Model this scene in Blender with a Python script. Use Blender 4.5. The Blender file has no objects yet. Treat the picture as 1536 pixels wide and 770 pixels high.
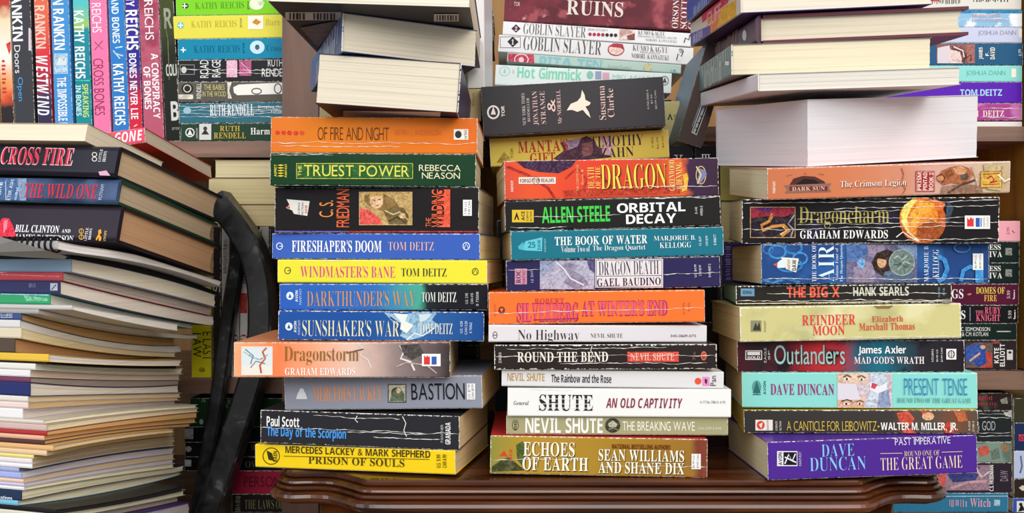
import bpy, bmesh, math, random
from mathutils import Vector, Matrix

# ------------------------------------------------------------------ camera, light, exposure
scene = bpy.context.scene
COL = scene.collection
F = 1330.0                 # focal length in photo pixels (frame 1536 x 770)
CZ = 0.918                 # camera height, table top at 0.75
cam = bpy.data.cameras.new('camera')
cam.sensor_width = 36.0
cam.lens = 36.0 * F / 1536.0
cam.clip_start = 0.02
camo = bpy.data.objects.new('camera', cam)
COL.objects.link(camo)
camo.location = (0, 0, CZ)
camo.rotation_euler = (math.radians(90), 0, 0)
scene.camera = camo

scene.view_settings.view_transform = 'Standard'
scene.view_settings.look = 'None'
scene.view_settings.gamma = 1.0
scene.view_settings.use_curve_mapping = False
scene.view_settings.exposure = -0.35

world = bpy.data.worlds.new('world')
scene.world = world
world.use_nodes = True
world.node_tree.nodes['Background'].inputs[0].default_value = (0.93, 0.96, 1.0, 1)
world.node_tree.nodes['Background'].inputs[1].default_value = 0.85

def area(name, loc, target, sx, sy, power, color):
    l = bpy.data.lights.new(name, 'AREA')
    l.shape = 'RECTANGLE'; l.size = sx; l.size_y = sy
    l.energy = power; l.color = color
    o = bpy.data.objects.new(name, l); COL.objects.link(o)
    o.location = loc
    o.rotation_euler = (Vector(target) - Vector(loc)).to_track_quat('-Z', 'Y').to_euler()
    return o
area('ceiling_lamp_light', (1.15, -0.45, 2.35), (0.0, 0.75, 0.9), 1.3, 0.6, 19, (1.0, 0.97, 0.92))
area('ceiling_lamp_light', (-0.9, -0.8, 2.35), (-0.2, 0.8, 0.85), 1.3, 0.6, 8, (1.0, 0.98, 0.95))
area('front_fill_light', (0.45, -1.75, 2.0), (-0.05, 0.8, 0.9), 3.0, 1.0, 58, (1.0, 0.98, 0.95))  # added broad fill from behind the camera, brightens the gaps between stacks
area('shop_window_light', (-2.2, -1.0, 1.5), (0.1, 0.8, 0.9), 1.2, 1.5, 24, (0.72, 0.83, 1.0))

# ------------------------------------------------------------------ helpers
rnd = random.Random(7)
def lin(h):
    h = h.lstrip('#')
    o = []
    for i in (0, 2, 4):
        c = int(h[i:i+2], 16) / 255.0
        o.append(c / 12.92 if c <= 0.04045 else ((c + 0.055) / 1.055) ** 2.4)
    return (o[0], o[1], o[2], 1.0)

def mesh_obj(name, verts, faces, mats, parent=None, mi=None, smooth=False, fix=True):
    me = bpy.data.meshes.new(name)
    me.from_pydata([tuple(v) for v in verts], [], faces)
    for m in mats: me.materials.append(m)
    if mi:
        for p, k in zip(me.polygons, mi): p.material_index = k
    if fix:
        bm = bmesh.new(); bm.from_mesh(me)
        bmesh.ops.recalc_face_normals(bm, faces=bm.faces)
        bm.to_mesh(me); bm.free()
    if smooth:
        for p in me.polygons: p.use_smooth = True
    o = bpy.data.objects.new(name, me)
    COL.objects.link(o)
    if parent: o.parent = parent
    return o

def box_geo(x0, x1, y0, y1, z0, z1):
    v = [(x0,y0,z0),(x1,y0,z0),(x1,y1,z0),(x0,y1,z0),(x0,y0,z1),(x1,y0,z1),(x1,y1,z1),(x0,y1,z1)]
    f = [(0,3,2,1),(4,5,6,7),(0,1,5,4),(1,2,6,5),(2,3,7,6),(3,0,4,7)]
    return v, f

class Geo:
    def __init__(s): s.v, s.f, s.m = [], [], []
    def add(s, v, f, mi=0):
        n = len(s.v); s.v += v; s.f += [tuple(i + n for i in q) for q in f]; s.m += [mi] * len(f)
    def box(s, *a, mi=0): s.add(*box_geo(*a), mi)

def thing(name, label, cat, M, group=None):
    o = bpy.data.objects.new(name, None); COL.objects.link(o)
    o.empty_display_size = 0.02
    o.matrix_world = M
    o['label'] = label; o['category'] = cat
    if group: o['group'] = group
    return o

# ------------------------------------------------------------------ materials
_flat = {}
def flat(h, rough=0.42):
    k = (h, rough)
    if k not in _flat:
        m = bpy.data.materials.new('ink_' + h); m.use_nodes = True
        b = m.node_tree.nodes['Principled BSDF']
        b.inputs['Base Color'].default_value = lin(h); b.inputs['Roughness'].default_value = rough
        b.inputs['Specular IOR Level'].default_value = 0.10
        _flat[k] = m
    return _flat[k]

_art = {}
def art(h):
    """painted illustration ink: a colour broken up by brush-like blotches"""
    if h in _art: return _art[h]
    m = flat(h).copy(); m.name = 'painted_' + h
    nt = m.node_tree; b = nt.nodes['Principled BSDF']
    tc = N(nt, 'ShaderNodeTexCoord'); n = N(nt, 'ShaderNodeTexNoise'); n.inputs['Scale'].default_value = 300; n.inputs['Detail'].default_value = 5; n.inputs['Distortion'].default_value = 1.5
    nt.links.new(tc.outputs['Object'], n.inputs['Vector'])
    c = lin(h); w = 0.04
    nt.links.new(ramp(nt, n.outputs[0], [(0.33, tuple(v * 0.60 for v in c[:3]) + (1,)), (0.5, c), (0.68, tuple(min(0.9, v * 1.22 + w) for v in c[:3]) + (1,))]), b.inputs['Base Color'])
    _art[h] = m
    return m

def N(nt, t, **kw):
    n = nt.nodes.new(t)
    for k, v in kw.items(): setattr(n, k, v)
    return n
def mth(nt, op, a, b=None):
    n = N(nt, 'ShaderNodeMath', operation=op)
    for i, x in enumerate((a, b)):
        if x is None: continue
        if isinstance(x, (int, float)): n.inputs[i].default_value = x
        else: nt.links.new(x, n.inputs[i])
    return n.outputs[0]
def mixc(nt, fac, a, b):
    n = N(nt, 'ShaderNodeMix', data_type='RGBA')
    for i, x in ((0, fac), (6, a), (7, b)):
        if isinstance(x, (int, float)): n.inputs[i].default_value = x
        elif isinstance(x, tuple): n.inputs[i].default_value = x
        else: nt.links.new(x, n.inputs[i])
    return n.outputs[2]
def ramp(nt, fac, stops, interp='LINEAR'):
    n = N(nt, 'ShaderNodeValToRGB'); cr = n.color_ramp; cr.interpolation = interp
    while len(cr.elements) < len(stops): cr.elements.new(0.5)
    for e, (p, c) in zip(cr.elements, stops): e.position = p; e.color = c
    nt.links.new(fac, n.inputs[0])
    return n.outputs[0]

def spine_mat(base, L, T, stops=None, blend=None, wear=0.6, rough=0.36, axis='x', half=1.0):
    """printed cover stock: flat ink, gradient stops along the spine or a blotchy blend, with scuffed edges"""
    m = bpy.data.materials.new('spine_' + base); m.use_nodes = True
    nt = m.node_tree; b = nt.nodes['Principled BSDF']
    b.inputs['Roughness'].default_value = rough; b.inputs['Specular IOR Level'].default_value = 0.12
    tc = N(nt, 'ShaderNodeTexCoord'); sx = N(nt, 'ShaderNodeSeparateXYZ')
    nt.links.new(tc.outputs['Object'], sx.inputs[0])
    x, y, z = sx.outputs
    if axis == 'y': x = y
    ob = tc.outputs['Object']
    def noise(scale, detail=2.0):
        n = N(nt, 'ShaderNodeTexNoise'); n.inputs['Scale'].default_value = scale; n.inputs['Detail'].default_value = detail
        nt.links.new(ob, n.inputs['Vector']); return n.outputs[0]
    col = lin(base)
    if stops:
        jx = mth(nt, 'ADD', mth(nt, 'DIVIDE', x, L), mth(nt, 'MULTIPLY', mth(nt, 'SUBTRACT', noise(70), 0.5), 0.10))
        col = ramp(nt, jx, [(p, lin(c)) for p, c in stops])
    if blend:
        for c, sc, lo, hi in blend:
            mr = N(nt, 'ShaderNodeMapRange'); mr.inputs[1].default_value = lo; mr.inputs[2].default_value = hi
            nt.links.new(noise(sc, 4.0), mr.inputs[0])
            col = mixc(nt, mr.outputs[0], col, lin(c))
    if wear > 0:
        d = mth(nt, 'MINIMUM', mth(nt, 'MINIMUM', x, mth(nt, 'SUBTRACT', L, x)), mth(nt, 'MINIMUM', z, mth(nt, 'SUBTRACT', T, z)))
        th = mth(nt, 'MULTIPLY', mth(nt, 'SUBTRACT', noise(420, 3.0), 0.40), 0.0030 * wear)
        w = mth(nt, 'LESS_THAN', d, th)
        col = mixc(nt, w, col, lin('e9e4da'))
    if isinstance(col, tuple): b.inputs['Base Color'].default_value = col
    else: nt.links.new(col, b.inputs['Base Color'])
    return m

_page = {}
def page_mat(h, strength=1.0):
    k = (h, strength)
    if k in _page: return _page[k]
    m = bpy.data.materials.new('paper_' + h); m.use_nodes = True
    nt = m.node_tree; b = nt.nodes['Principled BSDF']
    b.inputs['Roughness'].default_value = 0.85; b.inputs['Specular IOR Level'].default_value = 0.15
    tc = N(nt, 'ShaderNodeTexCoord')
    def lines(sc):
        mp = N(nt, 'ShaderNodeMapping'); mp.inputs['Scale'].default_value = sc
        nt.links.new(tc.outputs['Object'], mp.inputs[0])
        n = N(nt, 'ShaderNodeTexNoise'); n.inputs['Scale'].default_value = 1.0; n.inputs['Detail'].default_value = 2.0
        nt.links.new(mp.outputs[0], n.inputs['Vector']); return n.outputs[0]
    fine = lines((8, 8, 2400)); coarse = lines((4, 4, 620))
    c = lin(h)
    dk = tuple(v * (1 - 0.26 * strength) for v in c[:3]) + (1,)
    lt = tuple(min(1, v * (1 + 0.08 * strength)) for v in c[:3]) + (1,)
    f = mth(nt, 'ADD', mth(nt, 'MULTIPLY', fine, 0.6), mth(nt, 'MULTIPLY', coarse, 0.4))
    col = ramp(nt, f, [(0.30, dk), (0.47, c), (0.70, lt)])
    nt.links.new(col, b.inputs['Base Color'])
    bp = N(nt, 'ShaderNodeBump'); bp.inputs['Strength'].default_value = 0.18; bp.inputs['Distance'].default_value = 0.0004
    nt.links.new(f, bp.inputs['Height']); nt.links.new(bp.outputs[0], b.inputs['Normal'])
    _page[k] = m
    return m

def wood_mat(name, dark, light, rough, axis=(6, 60, 60), spec=0.5):
    m = bpy.data.materials.new(name); m.use_nodes = True
    nt = m.node_tree; b = nt.nodes['Principled BSDF']
    b.inputs['Roughness'].default_value = rough; b.inputs['Specular IOR Level'].default_value = spec
    tc = N(nt, 'ShaderNodeTexCoord'); mp = N(nt, 'ShaderNodeMapping'); mp.inputs['Scale'].default_value = axis
    nt.links.new(tc.outputs['Object'], mp.inputs[0])
    n = N(nt, 'ShaderNodeTexNoise'); n.inputs['Scale'].default_value = 1.0; n.inputs['Detail'].default_value = 6.0
    n.inputs['Distortion'].default_value = 0.6
    nt.links.new(mp.outputs[0], n.inputs['Vector'])
    col = ramp(nt, n.outputs[0], [(0.3, lin(dark)), (0.7, lin(light))])
    nt.links.new(col, b.inputs['Base Color'])
    bp = N(nt, 'ShaderNodeBump'); bp.inputs['Strength'].default_value = 0.08; bp.inputs['Distance'].default_value = 0.001
    nt.links.new(n.outputs[0], bp.inputs['Height']); nt.links.new(bp.outputs[0], b.inputs['Normal'])
    return m

# ------------------------------------------------------------------ lettering (built-in font, glyph outlines as meshes)
FONTS = {'s': (None, None, 0), 'S': (0x1D5D4, 0x1D5EE, 0), 'I': (0x1D63C, 0x1D656, 0), 'b': (0x1D400, 0x1D41A, 0),
         'r': (0x1D400, 0x1D41A, -0.014), 'i': (0x1D434, 0x1D44E, 0), 'B': (0x1D468, 0x1D482, 0), 'm': (0x1D670, 0x1D68A, 0),
         'f': (0x1D56C, 0x1D586, 0), 't': (None, None, -0.012)}
_gl = {}
_fc = bpy.data.curves.new('glyph', 'FONT'); _fc.resolution_u = 3
_fo = bpy.data.objects.new('glyph', _fc); COL.objects.link(_fo)
def glyph(ch, font):
    k = (ch, font)
    if k in _gl: return _gl[k]
    up, lo, off = FONTS[font]; c = ch
    if up:
        if 'A' <= ch <= 'Z': c = chr(up + ord(ch) - 65)
        elif 'a' <= ch <= 'z': c = chr(0x210E) if (font == 'i' and ch == 'h') else chr(lo + ord(ch) - 97)
        elif '0' <= ch <= '9': c = chr((0x1D7CE if font in 'brBi' else 0x1D7EC) + ord(ch) - 48)
    _fc.body = c; _fc.offset = off
    bpy.context.view_layer.update()
    e = _fo.evaluated_get(bpy.context.evaluated_depsgraph_get())
    me = e.to_mesh()
    v = [(p.co.x, p.co.y) for p in me.vertices]; f = [tuple(p.vertices) for p in me.polygons]
    e.to_mesh_clear()
    if v:
        x0 = min(p[0] for p in v); x1 = max(p[0] for p in v)
        v = [(p[0] - x0, p[1]) for p in v]; w = x1 - x0
    else: w = 0.22
    _gl[k] = (v, f, w)
    return _gl[k]

def text_geo(txt, font, lu, lv, rot, track=0.075):
    V, Fc, x = [], [], 0.0
    if txt.startswith('~'):                             # print too small or blurred to read in the photo: plain strokes
        r = random.Random(len(txt) * 31 + int(lu * 1e5))
        for k in range(2 * len(txt)):
            w, h0, h1 = r.uniform(0.10, 0.2), r.choice((0, 0, 0.15)), r.choice((1.0, 1.0, 0.8)); n = len(V)
            V += [(x, h0), (x + w, h0), (x + w, h1), (x, h1)]; Fc.append((n, n + 1, n + 2, n + 3)); x += w + r.choice((0.12, 0.2, 0.3))
        txt = ''
    for ch in txt:
        v, f, w = glyph(ch, font)
        n = len(V)
        V += [(p[0] + x, p[1]) for p in v]; Fc += [tuple(i + n for i in q) for q in f]
        x += w + track
    if not V: return [], []
    x0 = min(p[0] for p in V); x1 = max(p[0] for p in V); y0 = min(p[1] for p in V); y1 = max(p[1] for p in V)
    W, H = max(x1 - x0, 1e-6), max(y1 - y0, 1e-6)
    a, b = (lu, lv) if rot == 0 else (lv, lu)
    out = []
    for px, py in V:
        s = ((px - x0) / W - 0.5) * a; t = ((py - y0) / H - 0.5) * b
        out.append((s, t) if rot == 0 else ((-t, s) if rot == 90 else (t, -s)))
    return out, Fc
# ------------------------------------------------------------------ books
def world_pt(x, y, Y): return Vector(((x - 768.0) / F * Y, Y, CZ + (385.0 - y) / F * Y))
def z_at(y, Y): return CZ + (385.0 - y) / F * Y
def proj(p): return (768 + F * p[0] / p[1], 385 - F * (p[2] - CZ) / p[1])

def px2loc(bk, face, x, y):
    ex, ey, ez = bk['ax']; O = bk['O']
    d = Vector(((x - 768.0) / F, 1.0, (385.0 - y) / F)); C0 = Vector((0, 0, CZ))
    n, off = {'front': (ey, 0), 'left': (ex, 0), 'right': (ex, bk['A']), 'bottom': (ez, 0), 'top': (ez, bk['T'])}[face]
    t = (n.dot(O - C0) + off) / n.dot(d)
    q = C0 + d * t - O
    lx, ly, lz = q.dot(ex), q.dot(ey), q.dot(ez)
    return {'front': (lx, lz), 'left': (-ly, lz), 'right': (ly, lz), 'bottom': (lx, ly), 'top': (lx, ly)}[face]

def place(bk, face, u, v, e):
    if face == 'front': return (u, -e, v)
    if face == 'left': return (-e, -u, v)
    if face == 'right': return (bk['A'] + e, u, v)
    if face == 'top': return (u, v, bk['T'] + e)
    return (u, v, -e)

def decorate(bk, ops, parent, extra=0.0):
    """lettering, logos, pictures and creases printed on a face; pixel boxes are turned into real positions on that face"""
    face = 'front'; grp = 'cover_print'; groups = {}; lev = 0
    A, T = bk['A'], bk['T']
    lim = {'front': (0, A, 0, T), 'left': (-bk['B'], 0, 0, T), 'right': (0, bk['B'], 0, T), 'bottom': (0, A, 0, bk['B']), 'top': (0, A, 0, bk['B'])}
    def put(name, pts, faces, col):
        u0, u1, v0, v1 = lim[face]
        e = extra + 0.00012 + lev * 0.00003
        m = 0.0003
        P = [place(bk, face, min(max(u, u0 + m), u1 - m), min(max(v, v0 + m), v1 - m), e) for u, v in pts]
        if P: groups.setdefault(name, []).append((P, faces, col, [min(p[i] for p in P) - 0.0015 for i in range(3)], [max(p[i] for p in P) + 0.0015 for i in range(3)]))
    for op in ops:
        k = op[0]; lev += 1
        if k == 'F': face = op[1]; continue
        if k == 'G': grp = op[1]; continue
        if k == 'T':
            _, name, txt, font, (x0, y0, x1, y1), col = op[:6]; rot = op[6] if len(op) > 6 else 0
            cx, cy = (x0 + x1) / 2, (y0 + y1) / 2
            c = px2loc(bk, face, cx, cy); a = px2loc(bk, face, cx + 1, cy); b = px2loc(bk, face, cx, cy + 1)
            jxu, jxv, jyu, jyv = a[0]-c[0], a[1]-c[1], b[0]-c[0], b[1]-c[1]
            w, h = x1 - x0, y1 - y0
            if abs(jxu) > abs(jxv): lu, lv = w * abs(jxu), h * abs(jyv)
            else: lu, lv = h * abs(jyu), w * abs(jxv); rot += 90          # upright book: its spine axis runs down
            v, f = text_geo(txt, font, lu, lv, rot)
            v = [(p[0] + c[0], p[1] + c[1]) for p in v]
            if len(op) > 7:                             # lettering that changes colour where it crosses onto a printed block
                ua, ub = sorted((px2loc(bk, face, op[7][0], cy)[0], px2loc(bk, face, op[7][1], cy)[0])); nv, nf = [], []
                for q in f:
                    poly = [v[i] for i in q]
                    for lim_, sg in ((ua, 1), (ub, -1)):
                        out = []
                        for i in range(len(poly)):
                            a_, b_ = poly[i - 1], poly[i]; da, db = sg * (a_[0] - lim_), sg * (b_[0] - lim_)
                            if da * db < 0: t_ = da / (da - db); out.append((a_[0] + (b_[0] - a_[0]) * t_, a_[1] + (b_[1] - a_[1]) * t_))
                            if db >= 0: out.append(b_)
                        poly = out
                    if len(poly) > 2: nf.append(tuple(range(len(nv), len(nv) + len(poly)))); nv += poly
                v, f = nv, nf
            put(name, v, f, col)
        elif k == 'R':
            x0, y0, x1, y1 = op[1]
            q = [px2loc(bk, face, *p) for p in ((x0, y0), (x1, y0), (x1, y1), (x0, y1))]
            put(grp, q, [(0, 1, 2, 3)], op[2])
        elif k == 'B':                                  # outline box
            x0, y0, x1, y1 = op[1]; w = op[3]
            o = [px2loc(bk, face, *p) for p in ((x0, y0), (x1, y0), (x1, y1), (x0, y1))]
            i = [px2loc(bk, face, *p) for p in ((x0+w, y0+w), (x1-w, y0+w), (x1-w, y1-w), (x0+w, y1-w))]
            put(grp, o + i, [(j, (j+1) % 4, 4 + (j+1) % 4, 4 + j) for j in range(4)], op[2])
        elif k == 'E':
            cx, cy, rx, ry = op[1]
            q = [px2loc(bk, face, cx + rx * math.cos(t * math.pi / 12), cy + ry * math.sin(t * math.pi / 12)) for t in range(24)]
            put(grp, q, [tuple(range(24))], op[2])
        elif k == 'O':                                  # ring
            cx, cy, rx, ry = op[1]; w = op[3]
            q = [px2loc(bk, face, cx + (rx - s) * math.cos(t * math.pi / 12), cy + (ry - s) * math.sin(t * math.pi / 12)) for s in (0, w) for t in range(24)]
            put(grp, q, [(t, (t+1) % 24, 24 + (t+1) % 24, 24 + t) for t in range(24)], op[2])
        elif k == 'P':
            q = [px2loc(bk, face, *p) for p in op[1]]
            put(grp, q, [tuple(range(len(q)))], op[2])
        elif k in 'LW':
            if k == 'L': pts, w, col = op[1], op[2], op[3]; ws = [w] * len(pts)
            else:                                       # worn crease running along the spine
                _, y0, x0, x1 = op[:4]; y1 = op[4] if len(op) > 4 else y0; col = 'e6e2da'; n = max(6, int((x1 - x0) / 5))
                r = random.Random(int(x0 * 7 + y0 * 13)); dy = 0; pts = []; ws = []
                for j in range(n + 1):
                    dy = dy * 0.75 + r.uniform(-0.9, 0.9)
                    pts.append((x0 + (x1 - x0) * j / n, y0 + (y1 - y0) * j / n + dy)); ws.append(r.choice((0.25, 0.45, 0.7, 1.1)) if 0 < j < n else 0.2)
            q = []
            for j, p in enumerate(pts):
                a = pts[max(j-1, 0)]; b = pts[min(j+1, len(pts)-1)]
                dx, dy_ = b[0]-a[0], b[1]-a[1]; l = math.hypot(dx, dy_) or 1
                nx, ny = -dy_ / l * ws[j] / 2, dx / l * ws[j] / 2
                q += [px2loc(bk, face, p[0]+nx, p[1]+ny), px2loc(bk, face, p[0]-nx, p[1]-ny)]
            nm = 'crease_marks' if k == 'W' else grp
            put(nm, q, [(2*j, 2*j+1, 2*j+3, 2*j+2) for j in range(len(pts)-1)], col)
    for name, items in groups.items():                  # what touches is one print; prints apart from each other are separate parts
        cl = []
        for it in items:
            hit = [c for c in cl if name == 'crease_marks' or any(all(it[3][i] <= o[4][i] and o[3][i] <= it[4][i] for i in range(3)) for o in c)]
            new = [it]
            for c in hit: new = c + new; cl = [x for x in cl if x is not c]
            cl.append(new)
        for c in cl:
            g = Geo(); cols = []
            for P, faces, col, lo_, hi_ in c:
                if col not in cols: cols.append(col)
                g.add(P, faces, cols.index(col))
            mesh_obj(name, g.v, g.f, [(art if name == 'cover_print' and min(int(q[i:i+2], 16) for i in (0, 2, 4)) < 0xc8 else flat)(q) for q in cols], parent, g.m, fix=False)

def rounded_strip(L, T, c, r, seg=4):
    """cross-section of a spine: flat back at depth c, outer corners rounded; extruded along the length"""
    r = min(r, T * 0.45)
    cs = [(c + r * 0.2, 0.0)]
    for k in range(seg + 1):
        a = math.pi / 2 * k / seg
        cs.append((r - r * math.sin(a), r - r * math.cos(a)))
    for k in range(seg + 1):
        a = math.pi / 2 * k / seg
        cs.append((r - r * math.cos(a), T - r + r * math.sin(a)))
    cs.append((c + r * 0.2, T))
    n = len(cs)
    v = [(0, d, z) for d, z in cs] + [(L, d, z) for d, z in cs]
    f = [tuple(range(n - 1, -1, -1)), tuple(range(n, 2 * n))] + [(i, (i+1) % n, n + (i+1) % n, n + i) for i in range(n)]
    return v, f

BOOKS = []
def build_book(bk, label, group, spine='front', hard=False, col='777777', cover=None, page='d9cfba', ops=(), stops=None,
               blend=None, wear=0.6, rough=0.36, cat='book', name=None, pstr=1.0, back=None, parts=True):
    A, B, T = bk['A'], bk['B'], bk['T']
    ex, ey, ez = bk['ax']; O = bk['O']
    M = Matrix(((ex.x, ey.x, ez.x, O.x), (ex.y, ey.y, ez.y, O.y), (ex.z, ey.z, ez.z, O.z), (0, 0, 0, 1)))
    root = thing(name or ('hardback_book' if hard else 'paperback_book'), label, cat, M, group)
    L, W = (A, B) if spine in ('front', 'back') else (B, A)
    def mp(v):
        s, d, z = v
        return {'front': (s, d, z), 'back': (s, B - d, z), 'left': (d, s, z), 'right': (A - d, s, z)}[spine]
    tr = lambda g: ([mp(v) for v in g[0]], g[1])
    cov = cover or col
    c = 0.0024 if hard else 0.00045
    ov = 0.0032 if hard else 0.0007
    sm = spine_mat(col, L, T, stops, blend, wear, rough, 'x' if spine in ('front', 'back') else 'y')
    sp = mesh_obj('spine', *tr(rounded_strip(L, T, c, 0.0045 if hard else 0.0011)), [sm], root)
    cm = flat(cov, rough); cb = flat(back or cov, rough)
    s0 = 0.006 if hard else c + 0.0003
    mesh_obj('front_cover', *tr(box_geo(0, L, s0, W, T - c, T)), [cm], root)
    mesh_obj('back_cover', *tr(box_geo(0, L, s0, W, 0, c)), [cb], root)
    g = Geo()                                            # signatures, each trimmed a hair differently
    n = max(2, min(16, int((T - 2 * c) / 0.0017))); r = random.Random(label)
    j0 = j1 = j2 = 0
    cup = 0.0035 if hard else 0.0
    for k in range(n):
        z0 = c + (T - 2*c) * k / n; z1 = c + (T - 2*c) * (k + 1) / n
        j0, j1, j2 = [q * 0.5 + r.uniform(-1, 1) * 0.0002 for q in (j0, j1, j2)]
        t = (k + 0.5) / n * 2 - 1
        fo = cup * (1 - t * t)
        g.box(ov + abs(j0), L - ov - abs(j1), c + 0.0004, W - ov - abs(j2) - fo, z0, z1)
    mesh_obj('page_block', *tr((g.v, g.f)), [page_mat(page, pstr)], root)
    if ops:
        fr = [o for o in ops]
        decorate(bk, fr, sp)
    bk['root'] = root
    BOOKS.append(bk)
    return bk

def lying(q, Y, depth, yaw=None, vis=None, pitch=0.0, on=None, T=None, lim=38, also=()):
    """pose of a book lying flat, from the four corners of its near face; yaw in degrees (right end recedes) or solved
    so that the far corner of the visible end falls where the photo has it"""
    xl, ytl, ybl, xr, ytr, ybr = q
    ul, ur = (xl - 768) / F, (xr - 768) / F
    def pose(ph):
        t = math.tan(ph)
        if ph >= 0: YL = Y; YR = (YL - t * ul * YL) / (1 - t * ur)
        else: YR = Y; YL = (YR - t * ur * YR) / (1 - t * ul)
        PL = world_pt(xl, (ytl + ybl) / 2, YL); PR = world_pt(xr, (ytr + ybr) / 2, YR)
        ex = (PR - PL).normalized()
        ey = Vector((-math.sin(ph) * math.cos(pitch), math.cos(ph) * math.cos(pitch), -math.sin(pitch)))
        ez = ex.cross(ey).normalized(); ey = ez.cross(ex).normalized()
        th = ((ybl - ytl) / F * YL + (ybr - ytr) / F * YR) / 2
        return PL, PR, ex, ey, ez, th
    pitch = math.radians(pitch)
    if yaw is None and vis:
        side, bx = vis
        lo, hi = math.radians(-lim), math.radians(lim)
        for _ in range(40):
            mid = (lo + hi) / 2
            PL, PR, ex, ey, ez, th = pose(mid)
            p = (PL if side == 'L' else PR) + ey * depth
            if proj(p)[0] > bx: lo = mid
            else: hi = mid
        yaw = math.degrees((lo + hi) / 2)
    PL, PR, ex, ey, ez, th = pose(math.radians(yaw or 0.0))

    A = (PR - PL).length
    mid = (PL + PR) / 2
    if on is not None:
        zt = on if isinstance(on, (int, float)) else on['top']
        top = mid.z + th / 2
        t2 = top - zt - 0.0003
        if not T and 0.6 * th < t2 < 1.5 * th: th2 = t2
        else: th2 = th
        O = PL - ez * (th2 / 2)
        O.z += (zt + 0.0003 + th2 / 2) - mid.z
        th = th2; zc = zt + 0.0003 + th
    else:
        O = PL - ez * (th / 2); zc = mid.z + th / 2
    bk = dict(O=O, ax=(ex, ey, ez), A=A, B=depth, T=th, top=zc, yaw=yaw)
    if on is not None:
        rise = settle(bk, [on] + list(also))
        bk['O'].z += rise
        if rise < 0.4 * th: bk['T'] -= rise                # keep the top where it is
        else: bk['top'] += rise
    return bk

def settle(bk, supports):
    """how far a book must rise so that its underside clears what it lies on (books or a level surface)"""
    ex, ey, ez = bk['ax']; up = 0.0
    grid = [(i / 8, j / 8) for i in range(9) for j in range(9)]
    for s in supports:
        if isinstance(s, (int, float)):
            up = max([up] + [s + 0.0002 - (bk['O'] + ex * bk['A'] * a + ey * bk['B'] * b).z for a, b in grid]); continue
        sx, sy, sz = s['ax']
        for a, b in grid:
            p = bk['O'] + ex * bk['A'] * a + ey * bk['B'] * b - s['O']
            if -0.002 < p.dot(sx) < s['A'] + 0.002 and -0.002 < p.dot(sy) < s['B'] + 0.002: up = max(up, (s['T'] - p.dot(sz)) / sz.z + 0.00025)
            q = s['O'] + sx * s['A'] * a + sy * s['B'] * b + sz * s['T'] - bk['O']
            if -0.002 < q.dot(ex) < bk['A'] + 0.002 and -0.002 < q.dot(ey) < bk['B'] + 0.002: up = max(up, q.dot(ez) / ez.z + 0.00025)
    return up

def standing(xt, yt, xb, yb, th_px, Y, depth, yaw=0.0):
    """pose of an upright book: centre of its spine at top (xt,yt) and bottom (xb,yb), thickness in pixels at depth Y"""
    Pt, Pb = world_pt(xt, yt, Y), world_pt(xb, yb, Y)
    ex = (Pb - Pt).normalized()
    ph = math.radians(yaw)
    ez = Vector((math.cos(ph), math.sin(ph), 0)); ey = ez.cross(ex).normalized(); ez = ex.cross(ey).normalized()
    th = th_px / F * Y
    return dict(O=Pt - ez * th / 2, ax=(ex, ey, ez), A=(Pb - Pt).length, B=depth, T=th, top=Pt.z)
# ------------------------------------------------------------------ the room
def struct(name, geo, mat):
    o = mesh_obj(name, geo[0], geo[1], [mat]); o['kind'] = 'structure'; return o
carpet = flat('6a6258', 0.9); wallp = flat('d8d2c6', 0.9)
struct('floor', box_geo(-3, 3, -3, 1.45, -0.1, 0.0), carpet)
struct('wall_back', box_geo(-3, 3, 1.36, 1.45, 0.0, 2.6), wallp)
struct('wall_left', box_geo(-3.1, -3.0, -3, 1.45, 0.0, 2.6), wallp)

# ------------------------------------------------------------------ bookcase behind everything
SY = 1.0                                    # front plane of the shelves
def sx_(px, Y=SY): return (px - 768) / F * Y
case_wood = wood_mat('brown_shelf_wood', '5d4234', '8f6c58', 0.45, (5, 60, 60))
post_wood = wood_mat('brown_post_wood', '4a3024', '6e4c3a', 0.45, (60, 60, 5))
panel_wood = wood_mat('golden_back_panel', '7d5519', 'a9782c', 0.5, (40, 40, 4))
M0 = Matrix.Translation((0.0, 1.13, 0.0))
case = thing('bookcase', 'brown wooden bookcase with golden back panel, filled with books behind the stacks', 'bookcase', M0)
def cpart(name, x0, x1, y0, y1, z0, z1, mat):
    return mesh_obj(name, *box_geo(x0, x1, y0 - 1.13, y1 - 1.13, z0, z1), [mat], case)
SH = dict(lu=z_at(212, SY), ru=z_at(190, SY), lm=z_at(568, SY), rm=z_at(557, SY), low=z_at(772, SY))
XL, XP, XR = -0.80, sx_(534), sx_(1542)
cpart('shelf_board', XL, XP, SY, 1.30, SH['lu'] - 0.018, SH['lu'], case_wood)
cpart('shelf_board', XP + 0.001, XR, SY, 1.30, SH['ru'] - 0.0165, SH['ru'], case_wood)
cpart('shelf_board', XL, XP, SY, 1.30, SH['lm'] - 0.017, SH['lm'], case_wood)
cpart('shelf_board', XP + 0.001, XR + 0.02, SY, 1.30, SH['rm'] - 0.021, SH['rm'], case_wood)
cpart('shelf_board', XL, XR + 0.22, SY, 1.30, SH['low'] - 0.02, SH['low'], case_wood)
cpart('face_post', sx_(424, .98), sx_(478, .98), 0.978, 0.998, 0.0, 1.75, post_wood)
cpart('side_panel', XL - 0.022, XL - 0.001, 0.985, 1.32, 0.0, 1.75, post_wood)
cpart('side_panel', XR + 0.001, XR + 0.022, 0.985, 1.32, SH['rm'] + 0.001, 1.75, panel_wood)
cpart('side_panel', XR + 0.222, XR + 0.242, 0.985, 1.32, 0.0, SH['rm'] - 0.03, post_wood)
cpart('back_panel', XL, XR + 0.22, 1.302, 1.315, 0.0, 1.75, panel_wood)
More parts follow.
